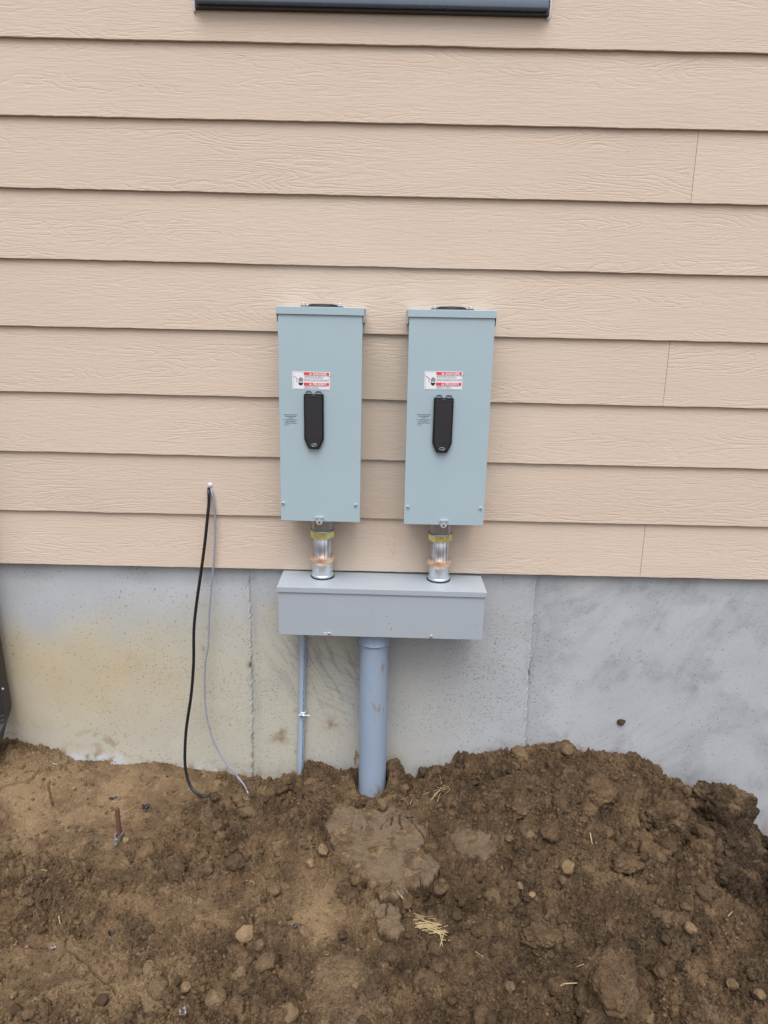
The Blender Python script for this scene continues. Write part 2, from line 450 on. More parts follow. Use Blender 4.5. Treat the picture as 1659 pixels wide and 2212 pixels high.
# pencil marks on the lowest board (thin scored lines)
bm = bmesh.new()
for A, B in (((800, 268), (868, 432)), ((878, 282), (868, 432))):
    a = pc(*A); b = pc(*B)
    for q in range(26):
        if random.random() < .3: continue
        f0 = q/26; f1 = f0+.026
        p = [Vector(a*(1-f)+b*f) for f in (f0, f1)]
        dep = lambda z: .0086*max(0, z-lapz(0, 0))/E7-.0002
        for pp in p: pp.y = dep(pp.z); pp.x += random.uniform(-.0006, .0006)
        w = .00045
        vs = [bm.verts.new((p[0].x-w, p[0].y, p[0].z)), bm.verts.new((p[0].x+w, p[0].y, p[0].z)), bm.verts.new((p[1].x+w, p[1].y, p[1].z)), bm.verts.new((p[1].x-w, p[1].y, p[1].z))]
        bm.faces.new(vs)
o = fin('pencil_mark', bm, M_INK); o.parent = house; o.location = (0, 0, 1.2)
# nail heads
for px, py, r in ((972/1.1573, 62/1.1573, .0030), (572/1.1573, 52/1.1573, .0018)):
    p = at(px, py, .007); bm = bmesh.new(); lathe(bm, [(r*1.0, 0), (r, -.0015), (r*.6, -.0024)], (p[0], .0085, p[2]), 'Y', 16)
    o = fin('nail_head', bm, M_SEAL if r > .002 else M_CLODD, smooth=True); o.parent = house; o.location = (0, 0, 1.2)

# soil line along the wall
wallP = [(-300, 1590), (0, 1598), (17.6, 1602.6), (58.6, 1614.7), (88, 1624.7), (123, 1632), (158, 1651), (205, 1649.7), (252, 1662.6), (293, 1658), (351, 1655), (395, 1667), (490, 1676.6), (538, 1688.7), (586, 1688.7),
         (631, 1678), (650, 1684), (658, 1662), (664, 1650), (690, 1652.6), (718, 1668), (731, 1675), (772, 1668), (800, 1668), (838, 1654.7), (860, 1660), (876.5, 1689), (896.6, 1691), (907.5, 1673), (933, 1667.5), (969.5, 1660), (991, 1633), (1042, 1636.5), (1115, 1625.5),
         (1210, 1611), (1233, 1610.5), (1252.5, 1631.5), (1304, 1631.5), (1349, 1636), (1398, 1651), (1430, 1677), (1462, 1696), (1490, 1709), (1520, 1722), (1600, 1770), (1659, 1803), (1800, 1820), (2000, 1830)]
wp = np.array([at(a, b, 0.0)[[0, 2]] for a, b in wallP])
ox = np.argsort(wp[:, 0]); wp = wp[ox]
# foundation: fine grid over the seen stretch, coarse outside
FY = .017
xs = np.concatenate([np.linspace(-6, -1.5, 16)[:-1], np.arange(-1.5, 1.5, .0028), np.linspace(1.5, 6, 16)])
zs = np.concatenate([np.linspace(-1.3, -.86, 6)[:-1], np.arange(-.86, .01, .0028), [.012]])
X, Z = np.meshgrid(xs, zs); PX, PY = proj(X, np.full_like(X, FY), Z)
def blob(cx, cyy, rx, ry, rot=0, p=2):
    dx, dy = PX-cx, PY-cyy; c, s = math.cos(R(rot)), math.sin(R(rot))
    return np.exp(-(((dx*c+dy*s)/rx)**2+((-dx*s+dy*c)/ry)**2)**(p/2))
nz = fbm(X*5, Z*5, 21, 5); nzf = fbm(X*26, Z*26, 22, 4)
tanm = np.clip(1.05*blob(120, 1445, 210, 92)+.35*blob(330, 1490, 170, 90)+.30*blob(60, 1570, 120, 60), 0, 1)*(.8+.35*nz)
tanm = np.clip(tanm*sst(1290, 1390, PY+nz*30)*1.0, 0, 1)*.85
warm = sst(1000, 640, PX+nz*110)*sst(1290, 1420, PY+nz*40+.05*PX)*.95
warm = np.clip(warm+.35*blob(900, 1560, 120, 110), 0, 1)
lime = np.clip(1.2*sst(28, 4, np.abs(PY-(1632+.085*PX)-nzf*14))*sst(560, 300, PX)*sst(-.3, .3, nz+.2)+.5*blob(400, 1265, 130, 38)*.8, 0, 1)*.8
smear_and_band = np.zeros_like(X)
# soft trowel swirls: directional streak noise masked by blobs
def streak(ang, fl, fs, seed, thr=.12, wd=.35):
    c, s = math.cos(R(ang)), math.sin(R(ang))
    u = X*c+Z*s; w_ = -X*s+Z*c
    return sst(thr, thr+wd, fbm(u*fl+perlin(X*8, Z*8, seed+3)*.35, w_*fs+perlin(X*7, Z*7, seed)*.5, seed, 4, .6))
smear_and_band += streak(118, 4, 46, 31)*np.clip(blob(700, 1440, 105, 100, 25)*1.1, 0, 1)*.55
smear_and_band += streak(-28, 5, 60, 32, .22)*blob(730, 1480, 90, 90)*.45
smear_and_band += streak(25, 4, 30, 33)*blob(1250, 1310, 120, 60)*.3
smear_and_band += sst(-.15, .5, nz+.35*fbm(X*9+4, Z*9, 44, 4))*sst(1120, 1190, PX)*.36
smear_and_band += streak(60, 5, 26, 36)*sst(1150, 1300, PX)*.16*sst(1560, 1430, PY)
smear_and_band += streak(40, 5, 34, 37)*blob(1430, 1600, 170, 60)*.3
smear_and_band += streak(80, 5, 36, 38)*blob(1490, 1460, 60, 90)*.25+sst(0, .5, fbm(X*22+nz, Z*22, 45, 4))*sst(1150, 1250, PX)*.22*sst(-.3, .4, nz)
smear_and_band += blob(1395, 1440, 120, 20, 18)*sst(-.2, .4, nzf)*.3+blob(1190, 1420, 50, 14, -8)*.4*sst(-.3, .3, nzf)+blob(1180, 1360, 22, 45)*.35+blob(1500, 1480, 26, 30)*.2*sst(-.3, .3, nzf)
smear_and_band += .35*sst(.12, .0, Z*-1)*sst(560, 500, PX)*(.5+.5*nz)*0+sst(1262, 1236, PY-.022*PX)*.30*(1+nz)  # darker band along the top of the concrete, next to the siding edge
seam1 = [(537, 1226), (541, 1330), (543, 1437), (545, 1560), (546, 1700)]
seam2 = [(1158, 1243), (1151, 1340), (1142.7, 1454), (1136, 1560), (1130, 1700)]
jx = fbm(Z*60, Z*0+3, 8, 4)*2.4
d1 = polydist(PX+jx, PY, seam1, False); d2 = polydist(PX+jx, PY, seam2, False)
s1 = (PX+jx)-np.interp(PY, [p[1] for p in seam1], [p[0] for p in seam1]); s2 = (PX+jx)-np.interp(PY, [p[1] for p in seam2], [p[0] for p in seam2])
gap = sst(-.15, .25, fbm(Z*38, X*0, 19, 3)+.25)
smear_and_band += (sst(22, 2, np.abs(s1-6+nzf*6))*.38+sst(26, 3, np.abs(s2-8+nzf*8))*.5)*(.5+.9*np.clip(fbm(X*40, Z*3.5, 51, 3), 0, 1))
smear_and_band += (np.exp(-((s1-1.2)/1.5)**2)+np.exp(-((s2-1.2)/1.5)**2))*gap*.75
lime += (np.exp(-((s1+1.8)/1.3)**2)+np.exp(-((s2+1.8)/1.5)**2))*gap*.8
brown = np.exp(-((s1)/3.0)**2)*sst(1480, 1600, PY)*sst(-.1, .4, nzf+.15)*.75
brown += sst(1667, 1700, PY)*sst(470, 520, PX)*sst(600, 540, PX)*.5*sst(-.1, .5, nzf)
brown += sst(.50, .64, nzf+.52*blob(160, 1610, 130, 28))*sst(1540, 1600, PY)*sst(420, 250, PX)*.35*(.5+nz)
for cx, cyy, rx, ry in ((447, 1357, 3.5, 7), (439, 1405, 3, 10), (605, 1598, 20, 9), (607, 1582, 14, 8), (640, 1560-26, 6, 4), (638, 1624, 3, 3), (1087, 1440, 3.5, 3), (716, 1597-35, 14, 13), (541, 1437, 6, 5), (663, 1384-4, 8, 3), (950, 1655, 3, 14)):
    brown += blob(cx, cyy, rx, ry)*np.clip(.65+nzf*1.2, .1, 1)*.75
zw_ = Z-np.interp(X, wp[:, 0], wp[:, 1])
brown += np.exp(-np.clip(zw_, 0, 9)/.009)*sst(-.3, .3, nzf+.3*nz)*.55+sst(.35, .8, nzf+.1)*np.exp(-np.clip(zw_, 0, 9)/.035)*.5
# bug holes
pit = np.zeros_like(X)
f1, f2, idv = worley(X*85, Z*85, 61)
dens = .02+.05*sst(-.2, .6, nz)+.22*blob(1060, 1470, 110, 130)+.07*blob(620, 1500, 200, 140)+.05*blob(380, 1500, 200, 150)
pit = np.maximum(pit, sst(.17, .10, f1)*(idv < dens)*.85)
f1, f2, idv = worley(X*190, Z*190, 63); pit = np.maximum(pit, sst(.34, .2, f1)*(idv < dens*1.3)*.5)
for cx, cyy in ((541, 1437), (1142.7, 1454)): pit = np.maximum(pit, blob(cx, cyy, 2.2, 7, 3, 4)*1.2)
Yf = FY+.0016*pit - (np.exp(-((s1+1.2)/1.6)**2)+np.exp(-((s2+1.2)/1.8)**2))*gap*.0022 + (np.exp(-((s1-1.6)/1.3)**2)+np.exp(-((s2-1.6)/1.3)**2))*.0016+fbm(X*3, Z*3, 71, 3)*.0012
me = grid_mesh('foundation', X, Yf, Z)
for nme, a in (('tan', tanm), ('warm', warm), ('lime', lime), ('smear_and_band', smear_and_band*np.where(PX > 1120, .58, .8)), ('brown', brown), ('pit', pit)): attr(me, nme, np.clip(a, 0, 1))
o = hpart('foundation', me, M_CONC); me.polygons.foreach_set('use_smooth', [True]*len(me.polygons))
bm = bmesh.new(); box(bm, -6, 6, FY+.01, .27, -1.3, .0035); o = fin('foundation_core', bm, M_CONC); o.parent = house; o.location = (0, 0, 1.2)

# window
wl = at(420.5, 24, -.012); wr = at(1186.5, 38.5, -.012)
wx0, wx1, wz = wl[0], wr[0], (wl[2]+wr[2])/2+.007
win = empty('window', (0, 0, 1.2)); win.parent = house
def ring(bm, x0, x1, z0, z1, w, y0, y1, bev=.002, top=True):
    box(bm, x0, x1, y0, y1, z0, z0+w, bev); box(bm, x0, x1, y0, y1, z1-w, z1, bev)
    box(bm, x0, x0+w, y0+.0006, y1, z0+w*.5, z1-w*.5, bev); box(bm, x1-w, x1, y0+.0006, y1, z0+w*.5, z1-w*.5, bev)
wz1 = wz+1.15
bm = bmesh.new(); ring(bm, wx0, wx1, wz, wz1, .009, -.009, .03, .001); fin('flange', bm, M_WIND, win)
bm = bmesh.new()
# rounded brick-mould: bars with a round nose
for (a, b, zc) in ((wx0+.004, wx1-.004, wz+.020), (wx0+.004, wx1-.004, wz1-.02)):
    box(bm, a, b, -.024, .02, zc-.0125, zc+.0125, .005, 3)
for xc in (wx0+.018, wx1-.018): box(bm, xc-.0135, xc+.0135, -.0225, .02, wz+.012, wz1-.012, .008, 4)
fin('frame', bm, M_WINF, win, ang=40)
bm = bmesh.new(); ring(bm, wx0+.031, wx1-.031, wz+.033, wz1-.033, .045, -.010, .03, .003); fin('sash', bm, M_WINF, win)
bm = bmesh.new(); box(bm, wx0+.07, wx1-.07, .012, .0155, wz+.07, wz1-.07); fin('pane', bm, M_GLASS, win)
bm = bmesh.new()
path = smooth_path([(wx1+.002, .002, wz+.5), (wx1+.0025, -.001, wz+.1), (wx1+.003, -.001, wz+.01), (wx1-.004, .0, wz-.004)]); tube(bm, path, .003, 8)
o = fin('sealant_bead', bm, M_SEAL, win, True); bm = bmesh.new()
path = smooth_path([(wx0-.002, .002, wz+.5), (wx0-.003, -.001, wz+.1), (wx0-.003, .0, wz-.006)]); tube(bm, path, .003, 8)
o = fin('sealant_bead', bm, M_SEAL, win, True)

# ------------------------------------------------------------------ soil ground
GX = np.concatenate([-np.geomspace(60, 1.5, 26)[:-1], np.arange(-1.50, 1.55, .0020), np.geomspace(1.551, 60, 26)])
GY = np.concatenate([-np.geomspace(60, 1.02, 28)[:-1], np.arange(-1.02, .019, .0020)])
gX, gY = np.meshgrid(GX, GY)
def zfront(x): return -.775+.012*np.sin(x*2.3)
def base_z(x, y):
    zw = np.interp(x, wp[:, 0], wp[:, 1])
    # smoothed profile used away from the wall
    xs_ = np.linspace(-3, 3, 601); zz = np.interp(xs_, wp[:, 0], wp[:, 1]); k = np.exp(-np.linspace(-2, 2, 41)**2); k /= k.sum()
    zsm = np.interp(x, xs_, np.convolve(np.pad(zz, 20, 'edge'), k, 'valid'))
    d = np.clip(-y, 0, 60)
    near = np.exp(-(d/.055)**2)
    prof = zw*near+zsm*(1-near)
    mound = sst(.15, .45, x)*sst(1.25, .9, x)
    fall = sst(0.02, .62, d)*(1-mound)+sst(.10, .85, d)*mound
    return prof*(1-fall)+zfront(x)*fall
# first pass: where does each base point land in the picture (used to lay out patches)
bz = base_z(gX, gY)
QX, QY = proj(gX, gY, bz); QX = np.where(gY < -1.3, -999, QX)
def ground_hit(px, py, zfun):
    d = FW+RT*((px-W/2)/F)-UP*((py-H/2)/F); t = .6
    while t < 6:
        p = CP+d*t
        if p[1] > .016: return np.array([p[0], .014, p[2]])
        if p[2] < zfun(p[0], p[1]): break
        t += .002
    return p
def zbase1(x, y): return float(base_z(np.array([x]), np.array([y]))[0])
def gb(cx, cyy, rx, ry, rot=0, p=2):
    dx, dy = QX-cx, QY-cyy; c, s = math.cos(R(rot)), math.sin(R(rot))
    return np.exp(-(((dx*c+dy*s)/rx)**2+((-dx*s+dy*c)/ry)**2)**(p/2))
wxn = fbm(gX*14, gY*14, 101, 3); wyn = fbm(gX*14, gY*14, 102, 3)
big = fbm(gX*3.2, gY*3.2, 103, 4)
mid = fbm(gX*13, gY*13, 104, 4)
rough = .55+.45*sst(-.3, .3, fbm(gX*4, gY*4, 110, 3))
smoothz = np.clip(1.1*gb(170, 1760, 260, 120, 0, 3)+.8*gb(360, 1690, 160, 40)+1.0*gb(690, 1990, 80, 75)+.85*gb(150, 2120, 190, 110, 0, 3)+.55*gb(500, 1960, 160, 60)+.5*gb(560, 1800, 90, 40)+.6*gb(330, 1960, 120, 60), 0, 1)
rough = np.clip(rough*(1-.85*smoothz)+.6*gb(450, 1780, 150, 30, -25)+.5*gb(560, 2090, 110, 90), .08, 1.1)
disp = big*.012*sst(0, -.08, gY+.0)+mid*.005*(.35+rough*.65)
def P5(L): return [(656.7+x*.2083, 1624.5+y*.2083) for x, y in L]
SL = P5([(330, 600), (560, 560), (930, 590), (1060, 640), (1180, 700), (1290, 800), (1270, 880), (1210, 960), (1330, 1100), (1420, 1180), (1340, 1300), (1290, 1350), (1130, 1350), (1060, 1430), (980, 1460), (900, 1500), (760, 1440), (690, 1400), (620, 1280), (520, 1240), (380, 1150), (290, 1000), (230, 850), (200, 740)])
SL2 = P5([(720, 1560), (860, 1530), (960, 1600), (1010, 1720), (1040, 1830), (960, 1900), (860, 1900), (760, 1820), (730, 1700)])
SL3 = [(975, 1800), (1010, 1788), (1060, 1800), (1075, 1830), (1050, 1858), (1010, 1850), (985, 1835)]
SL4 = [(660, 2150), (690, 2080), (740, 2060), (800, 2100), (830, 2180), (800, 2230), (700, 2230)]
SL5 = [(1270, 2080), (1300, 2050), (1345, 2060), (1375, 2110), (1380, 2180), (1370, 2230), (1260, 2230)]
SL6 = [(300, 2165), (330, 2140), (350, 2160), (345, 2200), (310, 2212)]
SL7 = [(1590, 1940), (1640, 1960), (1670, 2010), (1640, 2010), (1600, 1985)]
SL8 = [(1495, 2180), (1510, 2150), (1545, 2165), (1560, 2230), (1500, 2230)]
ed = fbm(gX*45, gY*45, 120, 4)*5.5+fbm(gX*13, gY*13, 121, 3)*11
slab = np.zeros_like(gX); crack = np.zeros_like(gX); lift = np.zeros_like(gX)
for P, hgt_, st in ((SL, .0, 1.0), (SL2, .0, .9), (SL3, .0, .8), (SL4, .010, .45), (SL5, .026, .4), (SL6, .008, .7), (SL7, .008, .5), (SL8, .012, .6)):
    sdv = polydist(QX, QY, P)+ed
    m = sst(1.4, -1.4, sdv); slab = np.maximum(slab, m*st); lift = np.maximum(lift, (m*.75+.25*sst(0, -26, sdv)*m)*hgt_*np.clip(.35+.9*sst(-.06, .10, (QX-np.mean([q[0] for q in P])+(QY-np.mean([q[1] for q in P])))/900), .2, 1.2))
cracks = [P5(c) for c in ([(1050, 655), (1120, 730), (1190, 800), (1290, 900)], [(950, 640), (910, 700), (900, 760)], [(860, 700), (810, 760), (790, 830)], [(910, 1330), (895, 1390)], [(760, 1430), (735, 1480)],
          [(870, 880), (940, 880), (900, 920)], [(1000, 640), (985, 720), (1020, 790), (985, 810)], [(1330, 1100), (1400, 1110), (1560, 1170), (1620, 1190)], [(1200, 1300), (1215, 1350)], [(860, 1560), (850, 1700)])]
cracks += [[(150, 1640), (140, 1652), (147, 1668)], [(0, 1710), (50, 1700), (90, 1668), (140, 1660)], [(108, 1690), (112, 1735)], [(60, 2050), (110, 2052), (150, 2060), (230, 2125), (250, 2150)], [(1240, 1880), (1250, 1860), (1235, 1840)], [(1380, 2130), (1385, 2170), (1378, 2220)], [(1250, 2160), (1248, 2212)]]
for c in cracks:
    dd = polydist(QX+ed*.5, QY+ed*.4, c, False); crack = np.maximum(crack, sst(3.4, .5, dd))
# clods of several sizes (domes on irregular cells)
def clods(sc, seed, thr, squash=.9):
    f1, f2, idv = worley(gX*sc+wxn*.5, gY*sc+wyn*.5, seed)
    rad = .35+.3*h2(np.floor(idv*9973), 1, seed)
    dome = np.clip(1-(f1/rad)**2, 0, 1)**.8*rad/sc
    return dome*(idv < thr)*squash, f2-f1
c1, e1 = clods(19, 201, .55, .75); c2, e2 = clods(42, 202, .7, .85); c3, e3 = clods(95, 203, .8, .85); c4, e4 = clods(190, 204, .8, .8)
rmask = np.clip(rough*(1-slab*.95), 0, 1)
nearwall = sst(.0, -.03, gY)
c5, e5 = clods(64, 205, .75, .85)
disp += c1*.75*sst(.45, .85, rmask)*(.35+.65*nearwall)+c2*.75*sst(.25, .7, rmask)+c5*.9*sst(.2, .6, rmask)+c3*1.0*sst(.1, .45, rmask)+c4*.9*(.3+.7*rmask)*(1-slab)
disp += np.abs(perlin(gX*210, gY*210, 140))*.0030*(.35+.65*rmask)*(1-slab*.85)+np.abs(perlin(gX*28+wxn, gY*28+wyn, 141))*.012*rmask+fbm(gX*9, gY*9, 142, 3)*.010*rmask*nearwall-sst(.10, .0, np.abs(perlin(gX*16+wyn*.8, gY*16-wxn*.8, 143)))*.008*rmask*nearwall-.004*rmask
tf = (fbm(gX*6.5, gY*6.5, 151, 4)*.040+fbm(gX*24, gY*24, 152, 3)*.006); st_ = .017
tk = np.floor(tf/st_); tfr = tf/st_-tk; terr = (tk+sst(.0, .30, tfr))*st_
disp += terr*np.clip(rmask*1.15, 0, 1)*sst(0, -.05, gY)*.9
disp -= .005*sst(.10, 0, e5)*sst(.3, .8, rmask)+.0035*sst(.14, 0, e3)*rmask
disp -= .005*sst(.12, .0, e1)*sst(.5, .9, rmask)+.003*sst(.12, 0, e2)*sst(.4, .8, rmask)
disp += lift-crack*.017
disp = disp*(1-slab*.35)+slab*.35*(lift+big*.010)+slab*(fbm(gX*22, gY*22, 181, 4)*.0035-.003*sst(.09, 0, np.abs(perlin(gX*15+wxn, gY*15+wyn, 182))))
slab = slab*(1-.35*sst(.15, .45, fbm(gX*17, gY*17, 183, 4)+.3*gb(905, 1840, 40, 30)-.1))
F_ = [(690, 1712, 42, 34, .030), (757, 1700, 20, 22, .022), (855, 1700, 30, 30, .030), (1105, 1735, 60, 50, .02), (1456, 1755, 42, 48, .045), (1050, 1700, 60, 30, .012), (1220, 1690, 120, 40, .02),
      (952, 1942, 50, 30, -.085), (1010, 1962, 32, 26, -.055), (905, 1985, 30, 20, -.03), (802, 1722, 36, 24, -.030), (643, 1692, 14, 16, -.024), (885, 1705, 18, 16, -.012), (1130, 1730, 30, 20, -.02), (1490, 1795, 24, 28, -.10), (1655, 1850, 22, 60, -.05),
      (1005, 1842, 14, 12, -.02), (1255, 1890, 24, 30, .022), (1315, 2140, 40, 100, .030), (1400, 2150, 22, 90, -.035), (1243, 2170, 16, 60, -.03), (30, 1690, 60, 30, .012), (60, 1645, 50, 22, .014), (320, 1700, 90, 30, .008),
      (290, 1765, 50, 30, -.006), (90, 1900, 90, 22, -.016), (180, 1870, 50, 20, -.012), (260, 2110, 110, 14, -.014), (480, 1900, 160, 24, .006), (620, 2170, 60, 60, -.018), (470, 2100, 40, 60, -.014), (1600, 1880, 70, 60, -.035), (1560, 2080, 60, 80, -.02),
      (1640, 1990, 30, 60, -.03), (1180, 2100, 50, 120, -.012), (1100, 2000, 60, 70, .014), (1480, 1980, 50, 60, .012), (930, 2120, 70, 70, .010), (1170, 1800, 50, 30, -.010), (1290, 1840, 70, 30, .014)]
for cx, cyy, rx, ry, hh in F_: disp += gb(cx, cyy, rx, ry, 0, 2.6)*hh
PZ = at(802, 1722, -.105); dp_ = np.hypot(gX-(PZ[0]), gY+.0605); mk_ = sst(.064, .047, dp_)
fade = sst(-6, -1.0, gY)*sst(8, 1.7, np.abs(gX))
gZ = bz+disp*np.clip(fade, .0, 1)
gZ = gZ*(1-mk_)+(PZ[2]+(gY+.105)*-.05+.004*perlin(gX*60, gY*60, 9))*mk_
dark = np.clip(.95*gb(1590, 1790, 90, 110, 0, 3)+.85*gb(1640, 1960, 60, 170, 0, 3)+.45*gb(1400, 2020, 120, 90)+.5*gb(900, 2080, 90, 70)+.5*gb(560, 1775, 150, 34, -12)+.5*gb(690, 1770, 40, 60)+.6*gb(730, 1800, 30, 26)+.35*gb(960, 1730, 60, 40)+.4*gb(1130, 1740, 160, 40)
               + .35*gb(980, 1960, 70, 40)+.35*gb(520, 2120, 80, 80)+.3*gb(130, 1890, 130, 30, -20)+.3*gb(1100, 1960, 200, 60)+.35*gb(1200, 2130, 200, 120), 0, 1)*(.75+.6*fbm(gX*11, gY*11, 130, 4))  # the spot in the hollow at the slab's lower right paints in its shade
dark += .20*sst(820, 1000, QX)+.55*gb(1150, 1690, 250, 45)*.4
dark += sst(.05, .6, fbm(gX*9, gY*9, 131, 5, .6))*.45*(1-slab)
pale = np.clip(.9*gb(110, 1700, 170, 75, 0, 3)+.65*gb(80, 1800, 160, 70)+.6*gb(330, 1690, 220, 50)+.7*gb(690, 1985, 95, 80, 0, 3)+.6*gb(180, 2130, 220, 100, 0, 3)+.3*gb(420, 1960, 160, 60)+.35*gb(1230, 1880, 40, 30)+.3*gb(1180, 2020, 60, 60)+.25*gb(1300, 2120, 40, 80), 0, 1)*(.75+.7*fbm(gX*9, gY*9, 132, 4))
pale += sst(.2, .8, fbm(gX*18, gY*18, 133, 5, .65))*.5*(1-slab)
pale += gb(1652, 1830, 18, 40)*.9
pale += gb(905, 1835, 26, 14)*.5*sst(0, .4, mid)+gb(880, 1815, 12, 8)*.6
me = grid_mesh('ground', gX, gY, gZ)
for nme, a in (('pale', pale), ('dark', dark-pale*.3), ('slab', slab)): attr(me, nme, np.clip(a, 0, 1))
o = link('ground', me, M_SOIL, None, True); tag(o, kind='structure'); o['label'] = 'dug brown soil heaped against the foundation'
iy_, ix_ = GY, GX
def gz(x, y):
    x = np.clip(x, -1.5, 1.55); y = np.clip(y, -1.0, .012)
    i = np.clip(np.searchsorted(GX, x)-1, 0, len(GX)-2); j = np.clip(np.searchsorted(GY, y)-1, 0, len(GY)-2)
    fx = (x-GX[i])/(GX[i+1]-GX[i]); fy = (y-GY[j])/(GY[j+1]-GY[j])
    return (gZ[j, i]*(1-fx)+gZ[j, i+1]*fx)*(1-fy)+(gZ[j+1, i]*(1-fx)+gZ[j+1, i+1]*fx)*fy
def hit(px, py): return ground_hit(px, py, lambda x, y: float(gz(x, y)))

# lumps -------------------------------------------------------------
def ico(sub):
    bm = bmesh.new(); bmesh.ops.create_icosphere(bm, subdivisions=sub, radius=1)
    v = np.array([x.co[:] for x in bm.verts]); f = np.array([[y.index for y in x.verts] for x in bm.faces]); bm.free(); return v, f
def lump_mesh(name, r, seed, sub=4, ang=.5, squash=(1, 1, .8), facet=True):
    v, f = ico(sub); rs = np.random.default_rng(seed)
    n = v.copy(); rad = np.ones(len(v))
    if facet:
        for _ in range(14):
            d = rs.normal(size=3); d /= np.linalg.norm(d); h = rs.uniform(.62, .9)
            pd = v@d; rad = np.where(pd > .05, np.minimum(rad, h/np.maximum(pd, .05)), rad)
        rad = rad*.85+.15
    off_ = Vector(rs.uniform(-50, 50, 3))
    for i in range(len(v)):
        p = Vector(v[i])
        rad[i] += ang*(.22*mnoise.noise(p*1.6+off_)+.16*mnoise.noise(p*3.7+off_)+.11*mnoise.noise(p*8+off_)+.07*mnoise.noise(p*17+off_))
    co = n*rad[:, None]*np.array(squash)*r
    me = bpy.data.meshes.new(name); me.from_pydata(co.tolist(), [], f.tolist()); me.polygons.foreach_set('use_smooth', [True]*len(f))
    return me
def place_lump(name, px, py, rpx, seed, mat, label, cat, group=None, squash=(1, 1, .8), sink=.25, sub=4, ang=.5, facet=True, rot=None):
    p = hit(px, py+rpx*.4); zc = (p-CP)@FW; r = rpx/F*zc
    me = lump_mesh(name, r, seed, sub, ang, squash, facet)
    o = link(name, me, mat); z = float(gz(p[0], p[1]))
    o.location = (p[0], p[1], z+r*squash[2]*(1-sink)-r*squash[2]*.15); o.rotation_euler = (0, 0, random.uniform(0, 6.28) if rot is None else rot)
    tag(o, label, cat, group); return o

def plate(P, thick, off_, label, tilt=0.0, seed=0):
    h3 = np.array([ground_hit(q[0], q[1], lambda x, y: float(gz(x, y))) for q in P])
    A = np.c_[h3[:, 0], h3[:, 1], np.ones(len(h3))]; cf = np.linalg.lstsq(A, h3[:, 2], rcond=None)[0]
    x0, x1, y0, y1 = h3[:, 0].min()-.04, h3[:, 0].max()+.04, h3[:, 1].min()-.04, h3[:, 1].max()+.04
    X_, Y_ = np.meshgrid(np.arange(x0, x1, .0016), np.arange(y0, y1, .0016))
    Z_ = cf[0]*X_+cf[1]*Y_+cf[2]+off_+tilt*((X_-(x0+x1)/2)-(Y_-(y0+y1)/2))
    px, py = proj(X_, Y_, Z_); e_ = fbm(X_*42, Y_*42, 220+seed, 4)*5.0+fbm(X_*130, Y_*130, 221+seed, 3)*2.2
    sd_ = polydist(px, py, P)+e_
    ck = np.zeros_like(X_)
    for c in cracks:
        dd = polydist(px+e_*.5, py+e_*.35, c, False); ck = np.maximum(ck, sst(2.6, .4, dd))
    rough_ = sst(.0, .5, fbm(X_*16, Y_*16, 230+seed, 4)+.1)
    Z_ = Z_+fbm(X_*9, Y_*9, 231+seed, 3)*.006+rough_*(np.abs(perlin(X_*70, Y_*70, 232))*.006+np.abs(perlin(X_*150, Y_*150, 233))*.003)-.003*sst(.07, 0, np.abs(perlin(X_*13+e_*.05, Y_*13, 234)))+fbm(X_*200, Y_*200, 235, 2)*.0004
    Z_ = Z_-ck*.014-.006*sst(-9, 0, sd_)**2
    ny, nx = X_.shape; inside = sd_ < 0
    cell = inside[:-1, :-1] & inside[1:, :-1] & inside[:-1, 1:] & inside[1:, 1:]
    jj, ii = np.nonzero(cell); a_ = jj*nx+ii
    q = np.stack([a_, a_+1, a_+nx+1, a_+nx], -1); used = np.unique(q); mp_ = -np.ones(nx*ny, int); mp_[used] = np.arange(len(used)); q = mp_[q]
    top_ = np.stack([X_, Y_, Z_], -1).reshape(-1, 3)[used]
    # boundary skirt
    from collections import Counter
    ed_ = Counter(); first = {}
    for f_ in q:
        for k_ in range(4):
            u, w = int(f_[k_]), int(f_[(k_+1) % 4]); ky = (min(u, w), max(u, w)); ed_[ky] += 1; first[ky] = (u, w)
    bnd = [first[ky] for ky, n_ in ed_.items() if n_ == 1]; bv = sorted({u for e in bnd for u in e}); bi = {u: k_ for k_, u in enumerate(bv)}
    n0_ = len(top_); lay = []
    for L_ in (1, 2, 3):
        b_ = top_[bv].copy(); b_[:, 2] -= thick*L_/3; nn = fbm(b_[:, 0]*90, b_[:, 1]*90+L_*7, 240+L_, 3)
        b_[:, 0] += nn*.003; b_[:, 1] += fbm(b_[:, 0]*90, b_[:, 1]*90+L_*3, 250+L_, 3)*.003; lay.append(b_)
    co_ = np.concatenate([top_]+lay); nb = len(bv); fq = [tuple(int(v_) for v_ in f_) for f_ in q]
    for u, w in bnd:
        r0 = (u, w)
        for L_ in range(3):
            r1 = (n0_+L_*nb+bi[u], n0_+L_*nb+bi[w]); fq.append((r0[1], r0[0], r1[0], r1[1])); r0 = r1
    me_ = bpy.data.meshes.new('flat_clod'); me_.from_pydata(co_.tolist(), [], fq)
    sl_ = np.zeros(len(co_)); sl_[:n0_] = (1-rough_*.75).ravel()[used]; pl_ = np.zeros(len(co_)); pl_[:n0_] = (rough_*sst(.1, .5, fbm(X_*30, Y_*30, 260, 3))*.8).ravel()[used]
    dk_ = np.full(len(co_), .25); dk_[:n0_] = (.08+.5*ck+.25*sst(.2, .6, fbm(X_*12, Y_*12, 262, 4))).ravel()[used]
    attr(me_, 'slab', sl_); attr(me_, 'pale', pl_); attr(me_, 'dark', np.clip(dk_, 0, 1))
    o_ = link('flat_clod', me_, M_SOIL, None, True); tag(o_, label, 'flat clod'); return o_
